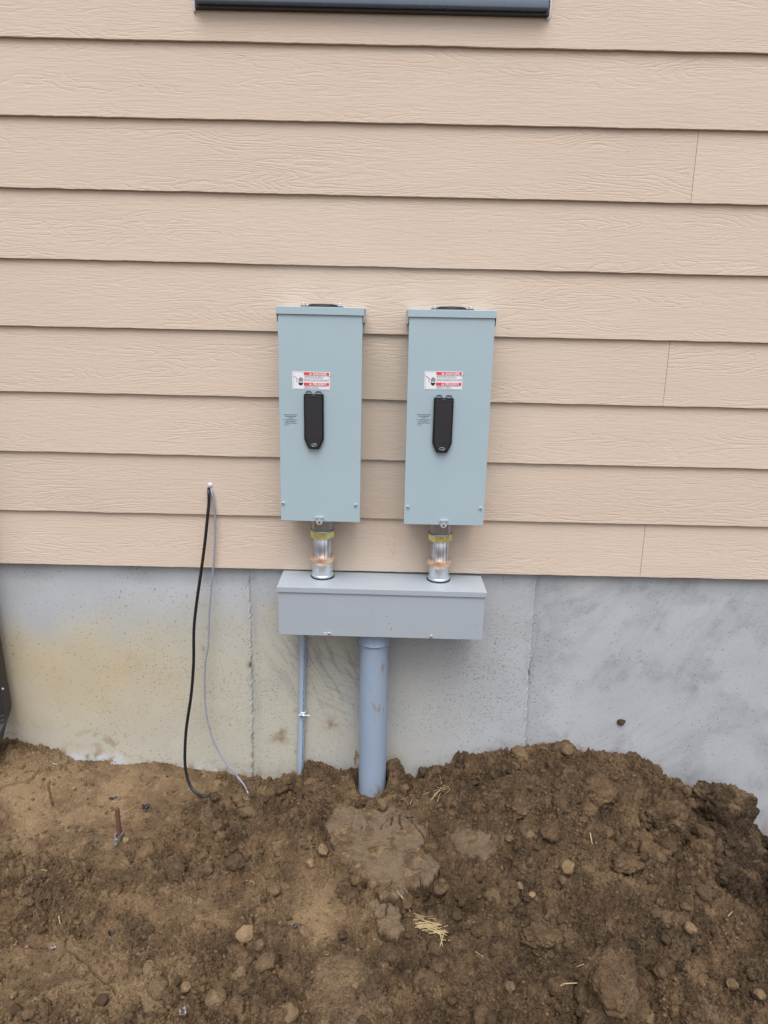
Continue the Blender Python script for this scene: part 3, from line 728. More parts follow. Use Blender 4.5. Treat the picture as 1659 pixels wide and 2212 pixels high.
plate(SL, .040, .014, 'broad flat cracked clay slab below the foot of the wide pipe', .05, 1)
plate(SL2, .035, .016, 'small flat clay slab just below the broad cracked one', .05, 2)
plate(SL3, .030, .016, 'flat clay chunk on the slope right of the broad cracked slab', .04, 3)

# the big upright lump at the right
bp = hit(1562, 1840)
me = lump_mesh('soil_boulder', .150, 314, 6, .8, (.60, .50, 1.3), True)
c = np.zeros(len(me.vertices)*3, np.float32); me.vertices.foreach_get('co', c); c = c.reshape(-1, 3)
top = c[:, 2] > .075
c[:, 2] = np.where(top, .075+(c[:, 2]-.075)*.5, c[:, 2]); c[:, 0] *= np.where(c[:, 2] < 0, 1.0, 1.0+.25*np.clip(c[:, 2]/.1, 0, 1))
bx_, by_, bz_ = c[:, 0], c[:, 1], c[:, 2]
f1, f2, idv = worley(bx_*45+by_*20, bz_*45+by_*13, 401); c += c/np.linalg.norm(c, axis=1)[:, None]*(np.sqrt(np.clip(1-(f1/.6)**2, 0, 1))*.005*(idv < .7))[:, None]
me.vertices.foreach_set('co', c.ravel()); me.update()
lp = at(1568, 1700, -.11)
paleb = .6*sst(.072, .084, bz_+fbm(bx_*30, by_*30, 12)*.012)*sst(.3, -.1, fbm(bx_*12, by_*12, 14)-.1)*.7
attr(me, 'pale', paleb); attr(me, 'dark', np.clip((1-paleb*1.6)*(1.1+.3*fbm(bx_*14, bz_*14, 15)), 0, 1)); attr(me, 'slab', np.zeros(len(c)))
o = link('soil_boulder', me, M_SOIL); o.location = (lp[0]-.006, -.112, lp[2]-.112); tag(o, 'large dark upright soil lump with a pale crusted top against the foundation', 'soil lump')

named = [(530, 2018, 22, M_STONE, 'round pale tan stone with a dark hollow under it', 'stone', (1.1, .9, .8)),
         (469, 2165, 28, M_CLODP, 'large angular tan lump near the bottom edge left of centre', 'stone', (1, .9, .95)),
         (670, 1866, 12, M_STONE, 'small rounded tan stone left of the smooth flat clay slab', 'stone', (1, .9, .8)),
         (591, 1922, 17, M_CLOD, 'smooth round brown clod half sunk left of the pale patch', 'clod', (1, 1, .7)),
         (401, 2134, 13, M_CLODP, 'round tan clod above left of the largest angular lump', 'clod', (1, 1, .9)),
         (560, 2043, 13, M_CLOD, 'small brown clod touching the round pale stone on its right', 'clod', (1, .9, .8)),
         (574, 2080, 24, M_CLOD, 'broad broken brown clod below the round pale stone', 'clod', (1.1, .8, .75)),
         (520, 2098, 16, M_CLODP, 'blocky pale brown clod beside the broad broken clod', 'clod', (1, .9, .8)),
         (501, 2170, 12, M_CLOD, 'little brown clod leaning on the largest angular lump', 'clod', (.8, .8, 1)),
         (697, 1842, 15, M_CLODP, 'upright orange tinted clod at the left edge of the clay slab', 'clod', (.8, .8, 1.1)),
         (1149, 1938, 9, M_STONE, 'small pale stone on the slope right of the straw pile', 'stone', (1, .9, .8)),
         (1226, 1880, 18, M_CLODP, 'knobbly pale brown lump in the middle of the mound face', 'clod', (.9, .9, 1.1)),
         (1216, 1902, 10, M_CLOD, 'brown clod tucked under the knobbly lump on the mound', 'clod', (1.1, .9, .8)),
         (1100, 1815, 10, M_CLOD, 'round clod on the mound right of the loose grey plate', 'clod', (1, 1, .8)),
         (1122, 1914, 9, M_CLODP, 'pale double clod above the small pale stone', 'clod', (1.2, .9, .8)),
         (1466, 1786, 14, M_CLOD, 'brown clod in the dark gap beside the upright lump', 'clod', (1.2, .9, .7)),
         (768, 2130-0, 9, M_CLODP, 'small pale clod below the second grey clay plate', 'clod', (1, 1, .8)),
         (874, 1704, 11, M_CLOD, 'rounded clod against the wall in the notch right of the big pipe', 'clod', (1, 1, .9)),
         (913, 1668, 12, M_CLODD, 'dark clod against the concrete left of the dry grass tuft', 'clod', (1, 1, .9)),
         (995, 1640, 11, M_CLODD, 'dark clod on the left shoulder of the mound at the wall', 'clod', (1, 1, 1)),
         (1224, 1622, 16, M_CLOD, 'brown clod crowning the mound at the wall', 'clod', (1.2, 1, .8)),
         (608, 1705, 14, M_CLODD, 'dark clod left of the thin conduit at the soil line', 'clod', (1.3, 1, .7)),
         (668, 1698, 13, M_CLOD, 'brown clod right at the foot of the thin conduit', 'clod', (1.1, 1, .9)),
         (466, 1722, 11, M_CLODD, 'dark clod over the buried end of the black cable', 'clod', (1.3, 1, .8)),
         (160, 1703-0, 6, M_STONE, 'tiny pale stone in the crack near the downspout', 'stone', (1, 1, .7)),
         (400-128, 1818, 8, M_STONE, 'pale pebble just below the ground rod clamp', 'stone', (1, 1, .8)),
         (1100, 2130, 14, M_CLOD, 'brown clod at the bottom centre of the slope', 'clod', (1, 1, .8)),
         (1640-150, 2030-20, 14, M_CLODP, 'pale clod low on the right slope', 'clod', (1, 1, .8)),
         (1640, 2150, 12, M_CLODP, 'pale clod near the lower right corner', 'clod', (1, 1, .8)),
         (1580, 2125, 14, M_CLOD, 'brown clod left of the pale clod in the lower right corner', 'clod', (1, 1, .8)),
         (30, 2150, 9, M_CLODP, 'pale clod near the lower left corner', 'clod', (1, 1, .7)),
         (1030, 2010, 16, M_CLODD, 'dark clod just right of the straw pile', 'clod', (1, 1, .8)),
         (740, 2010+10, 12, M_CLODD, 'dark clod left of the second grey clay plate', 'clod', (1, 1, .8))]
for px, py, rp, sd_, lab, sq, m in ((1440, 1748, 46, 41, 'broad rounded soil lump on the right shoulder of the mound beside the upright lump', (1.05, .8, .8), M_BIG),
        (1312, 2120, 52, 42, 'long smooth faced soil lump at the bottom right of centre', (.8, 1.25, .62), M_BIG), (1395, 2185, 24, 43, 'jagged tan lump right of the long smooth faced lump', (.7, 1.2, .9), M_CLODP),
        (688, 1708, 34, 44, 'rounded soil lump at the wall between the thin conduit and the wide pipe', (1.1, .8, .8), M_BIG), (1285, 1700, 44, 51, 'broad fused soil lump high on the mound, left of the rounded shoulder lump', (1.1, .8, .7), M_BIG), (1120, 1735, 34, 52, 'soil lump on the upper left face of the mound', (1, .9, .7), M_BIG), (1345, 1850, 38, 53, 'soil lump on the lower right face of the mound', (1.2, .8, .6), M_BIG), (1170, 2010, 36, 54, 'wide low soil lump right of the straw pile', (1.3, .9, .55), M_BIG),
        (1495, 2200, 30, 45, 'grey brown flat faced lump at the bottom right edge', (.8, 1.2, .7), M_BIG)):
    place_lump('soil_lump', px, py, rp, 1500+sd_, m, lab, 'soil lump', None, sq, .72, 5, 1.0, True, 0.1)
for k, (px, py, rp, m, lab, cat, sq) in enumerate(named):
    place_lump('stone' if cat == 'stone' else 'clod', px, py, rp, 500+k, m, lab, cat, 'loose stones' if cat == 'stone' else 'loose clods of soil', sq, .22)
# medium loose clods, countable, alike
mb = [lump_mesh('clod', 1.0, 700+k, 3, .55, (1, .9, .75)) for k in range(8)]
rr = random.Random(3); cnt = 0; tries = 0
while cnt < 250 and tries < 6000:
    tries += 1
    px = rr.uniform(0, 1659); py = rr.uniform(1660, 2212)
    p = hit(px, py)
    if p[1] > -.02: continue
    i = np.searchsorted(GX, p[0]); j = np.searchsorted(GY, p[1])
    if i >= len(GX) or j >= len(GY) or slab[j, i] > .2 or rmask[j, i] < rr.uniform(.2, .75): continue
    r = .0055+.0105*rr.random()**2.4
    k = rr.randrange(8); o = bpy.data.objects.new('clod', mb[k]); COL.objects.link(o)
    if not mb[k].materials: mb[k].materials.append([M_CLOD, M_CLODP, M_CLOD, M_CLOD][k % 4])
    o.scale = (r, r, r); o.location = (p[0], p[1], float(gz(p[0], p[1]))+r*.3); o.rotation_euler = (rr.uniform(-.5, .5), rr.uniform(-.5, .5), rr.uniform(0, 6.28))
    tag(o, 'small loose brown clod lying on the dug soil', 'clod', 'small loose clods on the soil'); cnt += 1
NL = 1700
lx = rng.uniform(-1.3, 1.35, NL*3); ly = -.93*rng.random(NL*3)**.95-.004
i = np.clip(np.searchsorted(GX, lx), 0, len(GX)-1); j = np.clip(np.searchsorted(GY, ly), 0, len(GY)-1)
keep = (rng.random(NL*3) < sst(.25, .95, rmask[j, i])*(.35+.65*sst(-.1, .3, fbm(lx*8, ly*8, 161, 3)))) & (slab[j, i] < .35) & (np.hypot(lx+.03, ly+.06) > .075)
lx, ly, i, j = [q[keep][:NL] for q in (lx, ly, i, j)]
iv4, if4 = ico(3); tm4 = []
for k in range(20):
    m = lump_mesh('tmp', 1.0, 1200+k, 3, .95, (1, .85, .78)); cc = np.zeros(len(m.vertices)*3, np.float32); m.vertices.foreach_get('co', cc); tm4.append(cc.reshape(-1, 3)); bpy.data.meshes.remove(m)
tm4 = np.array(tm4); k = rng.integers(0, 20, len(lx)); a = rng.uniform(0, 6.28, len(lx)); lr = .007+.030*rng.random(len(lx))**3.0
T = tm4[k]*lr[:, None, None]; tl = rng.uniform(-.6, .6, len(lx))[:, None]
Ty = T[:, :, 1]*np.cos(tl)-T[:, :, 2]*np.sin(tl); Tz = T[:, :, 1]*np.sin(tl)+T[:, :, 2]*np.cos(tl); ca, sa = np.cos(a)[:, None], np.sin(a)[:, None]
TX = T[:, :, 0]*ca-Ty*sa; TY = T[:, :, 0]*sa+Ty*ca
lz = np.array([float(gz(x, y)) for x, y in zip(lx, ly)])-lr*rng.uniform(.1, .62, len(lx))
co = np.stack([TX+lx[:, None], np.minimum(TY+ly[:, None], .0155), Tz+lz[:, None]], -1).reshape(-1, 3); n0 = len(iv4)
co += np.stack([perlin(co[:, 0]*170+co[:, 2]*90, co[:, 1]*170, 171), perlin(co[:, 1]*170, co[:, 2]*170, 172), perlin(co[:, 0]*170, co[:, 1]*170+co[:, 2]*60, 173)], -1)*.0034
co[:, 1] = np.minimum(co[:, 1], .0158)
fcs = (if4[None]+(np.arange(len(lx))*n0)[:, None, None]).reshape(-1, 3)
me = bpy.data.meshes.new('soil_lumps'); me.vertices.add(len(co)); me.vertices.foreach_set('co', co.astype(np.float32).ravel())
me.loops.add(fcs.size); me.loops.foreach_set('vertex_index', fcs.ravel().astype(np.int32)); me.polygons.add(len(fcs))
me.polygons.foreach_set('loop_start', (np.arange(len(fcs))*3).astype(np.int32)); me.polygons.foreach_set('loop_total', np.full(len(fcs), 3, np.int32)); me.update(calc_edges=True)
attr(me, 'dark', np.repeat(np.clip(dark[j, i]+rng.uniform(-.25, .15, len(lx)), 0, 1), n0)); attr(me, 'pale', np.repeat(np.clip(pale[j, i]+rng.uniform(-.2, .16, len(lx)), 0, 1), n0)); attr(me, 'slab', np.zeros(len(co)))
o = link('soil_lumps', me, M_SOIL, None, True); tag(o, 'broken lumps of soil fused into the dug heap', 'soil lumps', None, 'stuff')
# crumbs: uncountable
NC = 30000
cx_ = rng.uniform(-1.35, 1.4, NC*2); cy2 = -.95*rng.random(NC*2)**.9+.012
i = np.clip(np.searchsorted(GX, cx_), 0, len(GX)-1); j = np.clip(np.searchsorted(GY, cy2), 0, len(GY)-1)
keep = rng.random(NC*2) < (.12+.88*rmask[j, i])*(1-.9*slab[j, i]); cx_, cy2, i, j = cx_[keep][:NC], cy2[keep][:NC], i[keep][:NC], j[keep][:NC]
rad = .0013+.0050*rng.random(len(cx_))**2.8
iv, if_ = ico(2); n0 = len(iv)
V3 = []; 
tmpl = []
for k in range(12):
    m = lump_mesh('tmp', 1.0, 900+k, 2, .7, (1, .9, .75)); cc = np.zeros(len(m.vertices)*3, np.float32); m.vertices.foreach_get('co', cc); tmpl.append(cc.reshape(-1, 3)); bpy.data.meshes.remove(m)
tmpl = np.array(tmpl); k = rng.integers(0, 12, len(cx_)); a = rng.uniform(0, 6.28, len(cx_))
T = tmpl[k]*rad[:, None, None]; ca, sa = np.cos(a)[:, None], np.sin(a)[:, None]
TX = T[:, :, 0]*ca-T[:, :, 1]*sa; TY = T[:, :, 0]*sa+T[:, :, 1]*ca
czz = np.array([float(gz(x, y)) for x, y in zip(cx_, cy2)])+rad*.35
co = np.stack([TX+cx_[:, None], TY+cy2[:, None], T[:, :, 2]+czz[:, None]], -1).reshape(-1, 3)
fcs = (if_[None]+(np.arange(len(cx_))*n0)[:, None, None]).reshape(-1, 3)
me = bpy.data.meshes.new('soil_crumbs'); me.vertices.add(len(co)); me.vertices.foreach_set('co', co.astype(np.float32).ravel())
me.loops.add(fcs.size); me.loops.foreach_set('vertex_index', fcs.ravel().astype(np.int32)); me.polygons.add(len(fcs))
me.polygons.foreach_set('loop_start', (np.arange(len(fcs))*3).astype(np.int32)); me.polygons.foreach_set('loop_total', np.full(len(fcs), 3, np.int32)); me.update(calc_edges=True)
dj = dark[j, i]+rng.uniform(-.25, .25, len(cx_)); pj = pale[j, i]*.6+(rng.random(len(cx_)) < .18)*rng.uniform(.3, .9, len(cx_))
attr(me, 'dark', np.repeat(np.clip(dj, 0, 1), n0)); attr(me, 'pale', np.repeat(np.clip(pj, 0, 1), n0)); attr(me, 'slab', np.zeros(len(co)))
o = link('soil_crumbs', me, M_CRUMB, None, True); tag(o, 'fine crumbs of soil scattered over the dug ground', 'soil crumbs', None, 'stuff')

# mud stuck to the wall
p = at(1342, 1560, FY-.004); me = lump_mesh('mud_clod', .016, 77, 4, .9, (1, .35, .85)); o = link('mud_clod', me, M_CLODD); o.location = p
tag(o, 'dark brown mud clod stuck to the concrete above the mound', 'mud')
p = at(773, 1645, -.10); bm = bmesh.new()

# ------------------------------------------------------------------ text
def text_mesh(body, size, align='LEFT', bold=0.0, sx=1.0):
    cu = bpy.data.curves.new('t', 'FONT'); cu.body = body; cu.size = size; cu.align_x = align; cu.offset = bold; cu.resolution_u = 3
    ob = bpy.data.objects.new('t', cu); COL.objects.link(ob)
    dg = bpy.context.evaluated_depsgraph_get(); me = bpy.data.meshes.new_from_object(ob.evaluated_get(dg))
    bpy.data.objects.remove(ob); bpy.data.curves.remove(cu)
    c = np.zeros(len(me.vertices)*3, np.float32); me.vertices.foreach_get('co', c); c = c.reshape(-1, 3); f = [tuple(p.vertices) for p in me.polygons]
    c[:, 0] *= sx; bpy.data.meshes.remove(me); return c, f
def put_text(name, items, mat, parent, Y):
    """items: (body,size,x,z,align,bold,sx) in the XZ plane facing -Y"""
    vs, fs = [], []
    for body, size, x, z, al, bo, sx in items:
        c, f = text_mesh(body, size, al, bo, sx); b = len(vs)
        vs += [(float(q[0])+x, Y, float(q[1])+z) for q in c]; fs += [tuple(i+b for i in g) for g in f]
    me = bpy.data.meshes.new(name); me.from_pydata(vs, [], fs); return link(name, me, mat, parent)
def poly_prism(bm, pts, y0, y1):
    a = [bm.verts.new((x, y0, z)) for x, z in pts]; b = [bm.verts.new((x, y1, z)) for x, z in pts]; n = len(pts)
    bm.faces.new(a); bm.faces.new(b[::-1])
    for i in range(n): bm.faces.new((a[i], b[i], b[(i+1) % n], a[(i+1) % n]))

# ------------------------------------------------------------------ disconnect boxes
YP = -.125
def panel(corners, label, hub_dx, lab_px, han_px, txt_px, scr, latch_px, hub_px, lab_rot):
    C = [at(*c, YP) for c in corners]                 # top-left, top-right, bottom-right, bottom-left of the front cover
    w = (np.linalg.norm(C[1]-C[0])+np.linalg.norm(C[2]-C[3]))/2; h = (np.linalg.norm(C[3]-C[0])+np.linalg.norm(C[2]-C[1]))/2
    ctr = sum(C)/4; ang = math.atan2(C[1][2]-C[0][2]+C[2][2]-C[3][2], C[1][0]-C[0][0]+C[2][0]-C[3][0])
    ang2 = math.atan2(-(C[0][0]+C[1][0]-C[2][0]-C[3][0]), (C[0][2]+C[1][2]-C[2][2]-C[3][2])); rot = -(ang*.4-ang2*-.6)*0-ang*.5-(-ang2)*.5*-1*-1
    rot = -(ang*.5+ang2*.5)
    root = empty('disconnect_box'); tag(root, label, 'electrical box', 'pair of grey disconnect boxes')
    bx = ctr-np.array([0, 0, h/2]); root.location = (float(ctr[0]), 0.0, float(ctr[2]-h/2)); root.rotation_euler = (0, rot, 0)
    print('panel', round(w, 4), round(h, 4), 'rot', round(math.degrees(rot), 2), ctr)
    def loc(px, py, Y=YP):
        q = at(px, py, Y); dx, dz = q[0]-root.location[0], q[2]-root.location[2]; c, s = math.cos(rot), math.sin(rot)
        return dx*c-dz*s, dx*s+dz*c
    hw = w/2; h = h+.0130
    bm = bmesh.new(); box(bm, -hw+.006, hw-.006, YP+.010, .006, .006, h+.004, .0015); fin('enclosure', bm, M_PANEL, root)
    bm = bmesh.new()      # cover: front sheet with returned edges
    box(bm, -hw, hw, YP, YP+.0016, 0, h-.002, 0)
    box(bm, -hw, -hw+.0016, YP+.0016, YP+.022, 0, h-.002); box(bm, hw-.0016, hw, YP+.0016, YP+.022, 0, h-.002)
    box(bm, -hw+.0016, hw-.0016, YP+.0016, YP+.022, 0, .0016)
    bmesh.ops.remove_doubles(bm, verts=bm.verts, dist=.0001)
    cv = fin('cover', bm, M_PANEL, root)
    md = cv.modifiers.new('bev', 'BEVEL'); md.width = .0012; md.segments = 2; md.limit_method = 'ANGLE'
    # rain hood
    bm = bmesh.new(); o_ = .0035; yf = YP-.0035
    box(bm, -hw-o_, hw+o_, yf, .004, h+.0045, h+.0065, .0008)
    box(bm, -hw-o_, hw+o_, yf-.0004, yf+.0014, h-.0130, h+.0060, .0006)
    for s in (-1, 1):
        a, b = sorted((s*(hw+o_), s*(hw+o_-.0015))); box(bm, a, b, yf+.0014, .003, h-.0300, h+.0046)
    fin('hood', bm, M_PANEL, root)
    for s in (-1, 1):
        bm = bmesh.new(); a, b = sorted((s*(hw+.0018), s*(hw+.0002))); box(bm, a, b, YP+.003, -.02, h-.034, h+.002)
        fin('hood_gap_shade', bm, M_GASKET, root)  # black strip put in as the shade of the gap beside the hood
    # hub closure on top
    hx, _ = loc(hub_px, corners[0][1]); hr = .048
    bm = bmesh.new(); box(bm, hx-.056, hx+.056, -.108, -.018, h+.0066, h+.0095, .001); lathe(bm, [(.040, h+.0095), (.0385, h+.0135), (.030, h+.0155), (.010, h+.0162)], (hx, -.064, 0), n=48)
    fin('hub_plate', bm, M_GASKET, root, ang=30)
    for s in (-1, 1):
        bm = bmesh.new(); lathe(bm, [(.0062, h+.0096), (.0062, h+.0110), (.0052, h+.0112), (.0052, h+.0160), (.0040, h+.0168)], (hx+s*.047, -.100, 0), n=24, sides=[0, 0, 6, 6, 0]); fin('hub_screw', bm, M_SCREW, root, ang=30)
    # cover screws
    for px, py in scr:
        x, z = loc(px, py); bm = bmesh.new(); lathe(bm, [(.0048, YP), (.0048, YP-.0008), (.0040, YP-.0022), (.0034, YP-.0034), (.0014, YP-.0034), (.001, YP-.0016)], (x, 0, z), 'Y', 24); fin('cover_screw', bm, M_SCREW, root, ang=40)
        bm = bmesh.new(); box(bm, x-.0026, x+.0026, YP-.0037, YP-.0034, z-.0005, z+.0005); box(bm, x-.0005, x+.0005, YP-.0037, YP-.0034, z-.0026, z+.0026); fin('screw_slot', bm, M_GALV, root)
    # latch tab at the bottom
    x, z = loc(*latch_px); bm = bmesh.new()
    pts = [(-.0105, .010), (-.0105, .004), (-.0095, -.001), (-.009, -.006), (-.006, -.0105), (0, -.012), (.006, -.0105), (.009, -.006), (.0095, -.001), (.0105, .004), (.0105, .010)]
    poly_prism(bm, [(a+x, b+z) for a, b in pts], YP-.0050, YP-.0035); box(bm, x-.0105, x+.0105, YP-.0034, YP-.0002, z+.006, z+.010)
    fin('latch_tab', bm, M_SCREW, root)
    bm = bmesh.new(); lathe(bm, [(.0030, YP-.0051), (.0030, YP-.0054)], (x, 0, z-.0055), 'Y', 20); box(bm, x-.009, x-.0045, YP-.0054, YP-.0051, z+.0045, z+.0068); box(bm, x+.0045, x+.009, YP-.0054, YP-.0051, z+.0045, z+.0068); fin('latch_hole', bm, M_GALV, root)
    # handle guard ------------------------------------------------
    (xt, zt), (xb, zb) = loc(*han_px[0]), loc(*han_px[1]); L = math.hypot(xt-xb, zt-zb); hrot = math.atan2(xt-xb, zt-zb)
    hr_ = empty('breaker_handle_cover', (xt, YP, zt), (0, hrot, 0)); hr_.parent = root; W2 = .0266
    def H(name, bm, m, par=hr_, ang=30): return fin(name, bm, m, par, ang=ang)
    bm = bmesh.new(); poly_prism(bm, [(-W2, -.004), (W2, -.004), (W2, -L+.026), (.0142, -L), (-.0142, -L), (-W2, -L+.026)], -.010, -.0004)
    bmesh.ops.bevel(bm, geom=list(bm.edges), offset=.0009, segments=2, affect='EDGES'); H('guard_body', bm, M_BLACKG)
    bm = bmesh.new(); poly_prism(bm, [(-W2+.0035, -.008), (W2-.0035, -.008), (W2-.0035, -L+.028), (.0115, -L+.003), (-.0115, -L+.003), (-W2+.0035, -L+.028)], -.0130, -.0100)
    bmesh.ops.bevel(bm, geom=list(bm.edges), offset=.0010, segments=2, affect='EDGES'); 
    box(bm, -W2+.0050, W2-.0050, -.0136, -.0128, -L+.0278, -L+.0284); box(bm, -W2+.0048, -W2+.0056, -.0140, -.0128, -L+.032, -.010); box(bm, W2-.0056, W2-.0048, -.0140, -.0128, -L+.032, -.010)
    H('guard_lid', bm, M_BLACK)
    bm = bmesh.new()
    for s in (-1, 1):
        box(bm, s*.0132-.0062, s*.0132+.0062, -.0135, -.006, .0005, .0042, .0008)
        box(bm, s*.0132-.0082, s*.0132-.0064, -.0150, -.002, -.0085, .0010, .0005); box(bm, s*.0132+.0064, s*.0132+.0082, -.0150, -.002, -.0085, .0010, .0005)
    box(bm, -.0050, .0050, -.0145, -.004, -.0095, -.0060, .0005); box(bm, -.0205, .0205, -.0142, -.010, -.0102, -.0085, .0003)
    H('hinge', bm, M_HINGE)
    bm = bmesh.new(); pth = [(.0078*math.cos(a), -.0145, -L+.0115+.0032*math.sin(a)) for a in np.linspace(0, 2*math.pi, 25)]; tube(bm, pth, .00045, 6); H('lock_ring', bm, M_CAST)
    bm = bmesh.new(); poly_prism(bm, [(.0068*math.cos(a), -L+.0115+.0024*math.sin(a)) for a in np.linspace(0, 2*math.pi, 24, endpoint=False)], -.0135, -.0131); H('lock_hole', bm, M_GASKET)
    # warning label --------------------------------------------------
    (lx0, lz0), (lx1, lz1) = loc(*lab_px[0]), loc(*lab_px[1]); lw, lh = lx1-lx0, lz0-lz1
    lb = empty('warning_label', (lx0, YP, lz0), (0, lab_rot, 0)); lb.parent = root
    s = lw/.093
    bm = bmesh.new(); box(bm, 0, lw, -.0006, -.0001, -lh, 0); fin('label_sheet', bm, M_WHITE, lb)
    def rect(bm, x0, x1, z0, z1, y=-.0009): box(bm, x0*lw, x1*lw, y, -.0006, -z1*lh, -z0*lh)
    bm = bmesh.new(); rect(bm, .305, .975, .035, .19); rect(bm, .305, .975, .61, .77); fin('red_band', bm, M_RED, lb)
    bm = bmesh.new()
    t_ = .006
    rect(bm, .025, .975, .030, .035); rect(bm, .025, .975, .965, .97); rect(bm, .025, .029, .035, .965); rect(bm, .973, .977, .19, .965)
    fin('label_border', bm, M_BINK, lb)
    for w_, z_ in (('DANGER', -.178), ('PELIGRO', -.752)): put_text('signal_word', [(w_, lh*.175, .545*lw, z_*lh, 'LEFT', .0002, 1.12)], M_WHITE, lb, -.00125)
    bm = bmesh.new()
    for zc in (.115, .690): poly_prism(bm, [(.445*lw, -(zc+.058)*lh), (.520*lw, -(zc+.058)*lh), (.4825*lw, -(zc-.072)*lh)], -.00125, -.0009)
    fin('alert_triangle', bm, M_WHITE, lb)
    put_text('alert_mark', [('!', lh*.12, .4825*lw, -.168*lh, 'CENTER', .0001, 1), ('!', lh*.12, .4825*lw, -.743*lh, 'CENTER', .0001, 1)], M_RED, lb, -.0015)
    sz = lh*.078
    put_text('small_print', [('HAZARDOUS VOLTAGE. WILL CAUSE', sz, .315*lw, -.250*lh, 'LEFT', 0, 1.15), ('SEVERE INJURY OR DEATH.', sz, .315*lw, -.315*lh, 'LEFT', 0, 1.15), ('TURN OFF POWER BEFORE SERVICE.', sz*.8, .315*lw, -.375*lh, 'LEFT', 0, 1.1),
             ('REPLACE ALL DEVICES AND COVERS', sz, .315*lw, -.470*lh, 'LEFT', 0, 1.1), ('BEFORE TURNING ON THE SUPPLY.', sz, .315*lw, -.530*lh, 'LEFT', 0, 1.1),
             ('TENSION PELIGROSA. CAUSARA', sz, .315*lw, -.830*lh, 'LEFT', 0, 1.15), ('HERIDAS O MUERTE.', sz, .315*lw, -.890*lh, 'LEFT', 0, 1.1), ('DESCONECTE LA ALIMENTACION', sz*.7, .315*lw, -.945*lh, 'LEFT', 0, 1.05)], M_BINK, lb, -.0009).data.materials[0] = M_PRN
    # shock pictogram: hand, cord and bolt
    bm = bmesh.new(); yy = (-.0010, -.0006); q = lambda x, z: (x*lw, -z*lh)
    poly_prism(bm, [q(.165, .60), q(.170, .70), q(.190, .75), q(.195, .775), q(.250, .775), q(.255, .75), q(.280, .69), q(.285, .60), q(.262, .625), q(.235, .605), q(.215, .635), q(.19, .60)], *yy)
    for fx, z0, z1, ww in ((.172, .43, .54, .007), (.194, .34, .56, .0075), (.218, .30, .55, .008), (.243, .32, .56, .0075), (.273, .36, .57, .009)):
        poly_prism(bm, [q(fx-ww, z1), q(fx-ww, z0+.02), q(fx, z0), q(fx+ww, z0+.02), q(fx+ww, z1)], *yy)
    pth = smooth_path([(lw*a, -.0009, -lh*b) for a, b in ((.04, .25), (.10, .34), (.135, .42), (.11, .49), (.115, .56), (.14, .58))], 8); tube(bm, pth, .0008, 6, .4)
    fin('shock_pictogram', bm, M_BINK, lb)
    # printed instructions
    x, z = loc(*txt_px); ts = .0031; z -= .001
    rows = [('HANDLE IN MID POSITION', 0), ('INDICATES BREAKER', -.0044), ('TRIPPED', -.0088), ('TO RESTORE SERVICE', -.0137), ('MOVE HANDLE TO', -.0182), ('EXTREME OFF, THEN ON', -.0227)]
    it = [(b, ts, x, z+dz, 'CENTER', .0001, 1.0) for b, dz in rows]+[('40-1017-E', ts*.9, x-.0170, z-.0280, 'LEFT', .0001, 1)]
    put_text('printed_instructions', it, M_PINK, root, YP-.0003)
    bm = bmesh.new()
    for s_ in (-1, 1): poly_prism(bm, [(x+s_*.0205, z-.0112), (x+s_*.0205, z-.0138), (x+s_*.0175, z-.0125)], YP-.0004, YP-.0001)
    fin('printed_arrow', bm, M_PINK, root)
    return root, loc
def c1_(x, y): return ((660+x*.3737)/1.1573, (730+y*.3737)/1.1573)
def z1_(x, y, ox=700, oy=900, s=160/1475): return ((ox+x*s)/1.1573, (oy+y*s)/1.1573)
zr = lambda x, y: z1_(x, y, 1030)
panel([c1_(95, 146), c1_(664, 158), c1_(637, 1538), c1_(110, 1531)], 'grey disconnect box on the left, its black lever close under the danger sticker', 0,
      (z1_(283, 258), z1_(1152, 690)), (z1_(783, 745), z1_(793, 2035)), z1_(243, 1262), (c1_(129, 1413), c1_(613, 1426)), c1_(371, 1527), (680+810*.1507)/1.1573, .006)
panel([c1_(975, 166), c1_(1553, 176), c1_(1467, 1562), c1_(938, 1554)], 'grey disconnect box on the right, its black lever with a gap under the danger sticker', 0,
      (zr(295, 258), zr(1150, 695)), (zr(733, 835), zr(678, 2122)), zr(268, 1262), (c1_(963, 1437), c1_(1447, 1448)), c1_(1201, 1548), (1010+815*.1507)/1.1573, -.006)

# ------------------------------------------------------------------ wireway box
def c2(x, y): return ((660+x*.3737)/1.1573, (1230+y*.3737)/1.1573)
YG = -.133
G = [at(*c2(93, 640), YG), at(*c2(1478, 682), YG), at(*c2(1463, 988), YG), at(*c2(98, 955), YG)]
gw = .612; gc = sum(G)/4; gh = ((G[0][2]-G[3][2])+(G[1][2]-G[2][2]))/2
grot = -.5*(math.atan2(G[1][2]-G[0][2], G[1][0]-G[0][0])+math.atan2(G[2][2]-G[3][2], G[2][0]-G[3][0]))
gw = (np.linalg.norm(G[1]-G[0])+np.linalg.norm(G[2]-G[3]))/2; print('gutter', gw, gh, math.degrees(grot), gc)
gut = tag(empty('wireway_box', (float(gc[0]), FY, float(gc[2]-gh/2)), (0, grot, 0)), 'long low grey wireway box bolted to the concrete under both conduits', 'electrical box')
yl = YG-FY; hw = gw/2
bm = bmesh.new(); box(bm, -hw+.004, hw-.004, yl+.004, -.018, .003, gh-.004, .001); box(bm, -hw+.05, -hw+.09, -.0181, -.0005, .02, gh-.03); box(bm, hw-.09, hw-.05, -.0181, -.0005, .02, gh-.03); fin('trough', bm, M_WIREWAY, gut)
bm = bmesh.new(); box(bm, -hw, hw, yl, yl+.0016, 0, gh-.004); box(bm, -hw, hw, yl+.0016, yl+.02, 0, .0014)
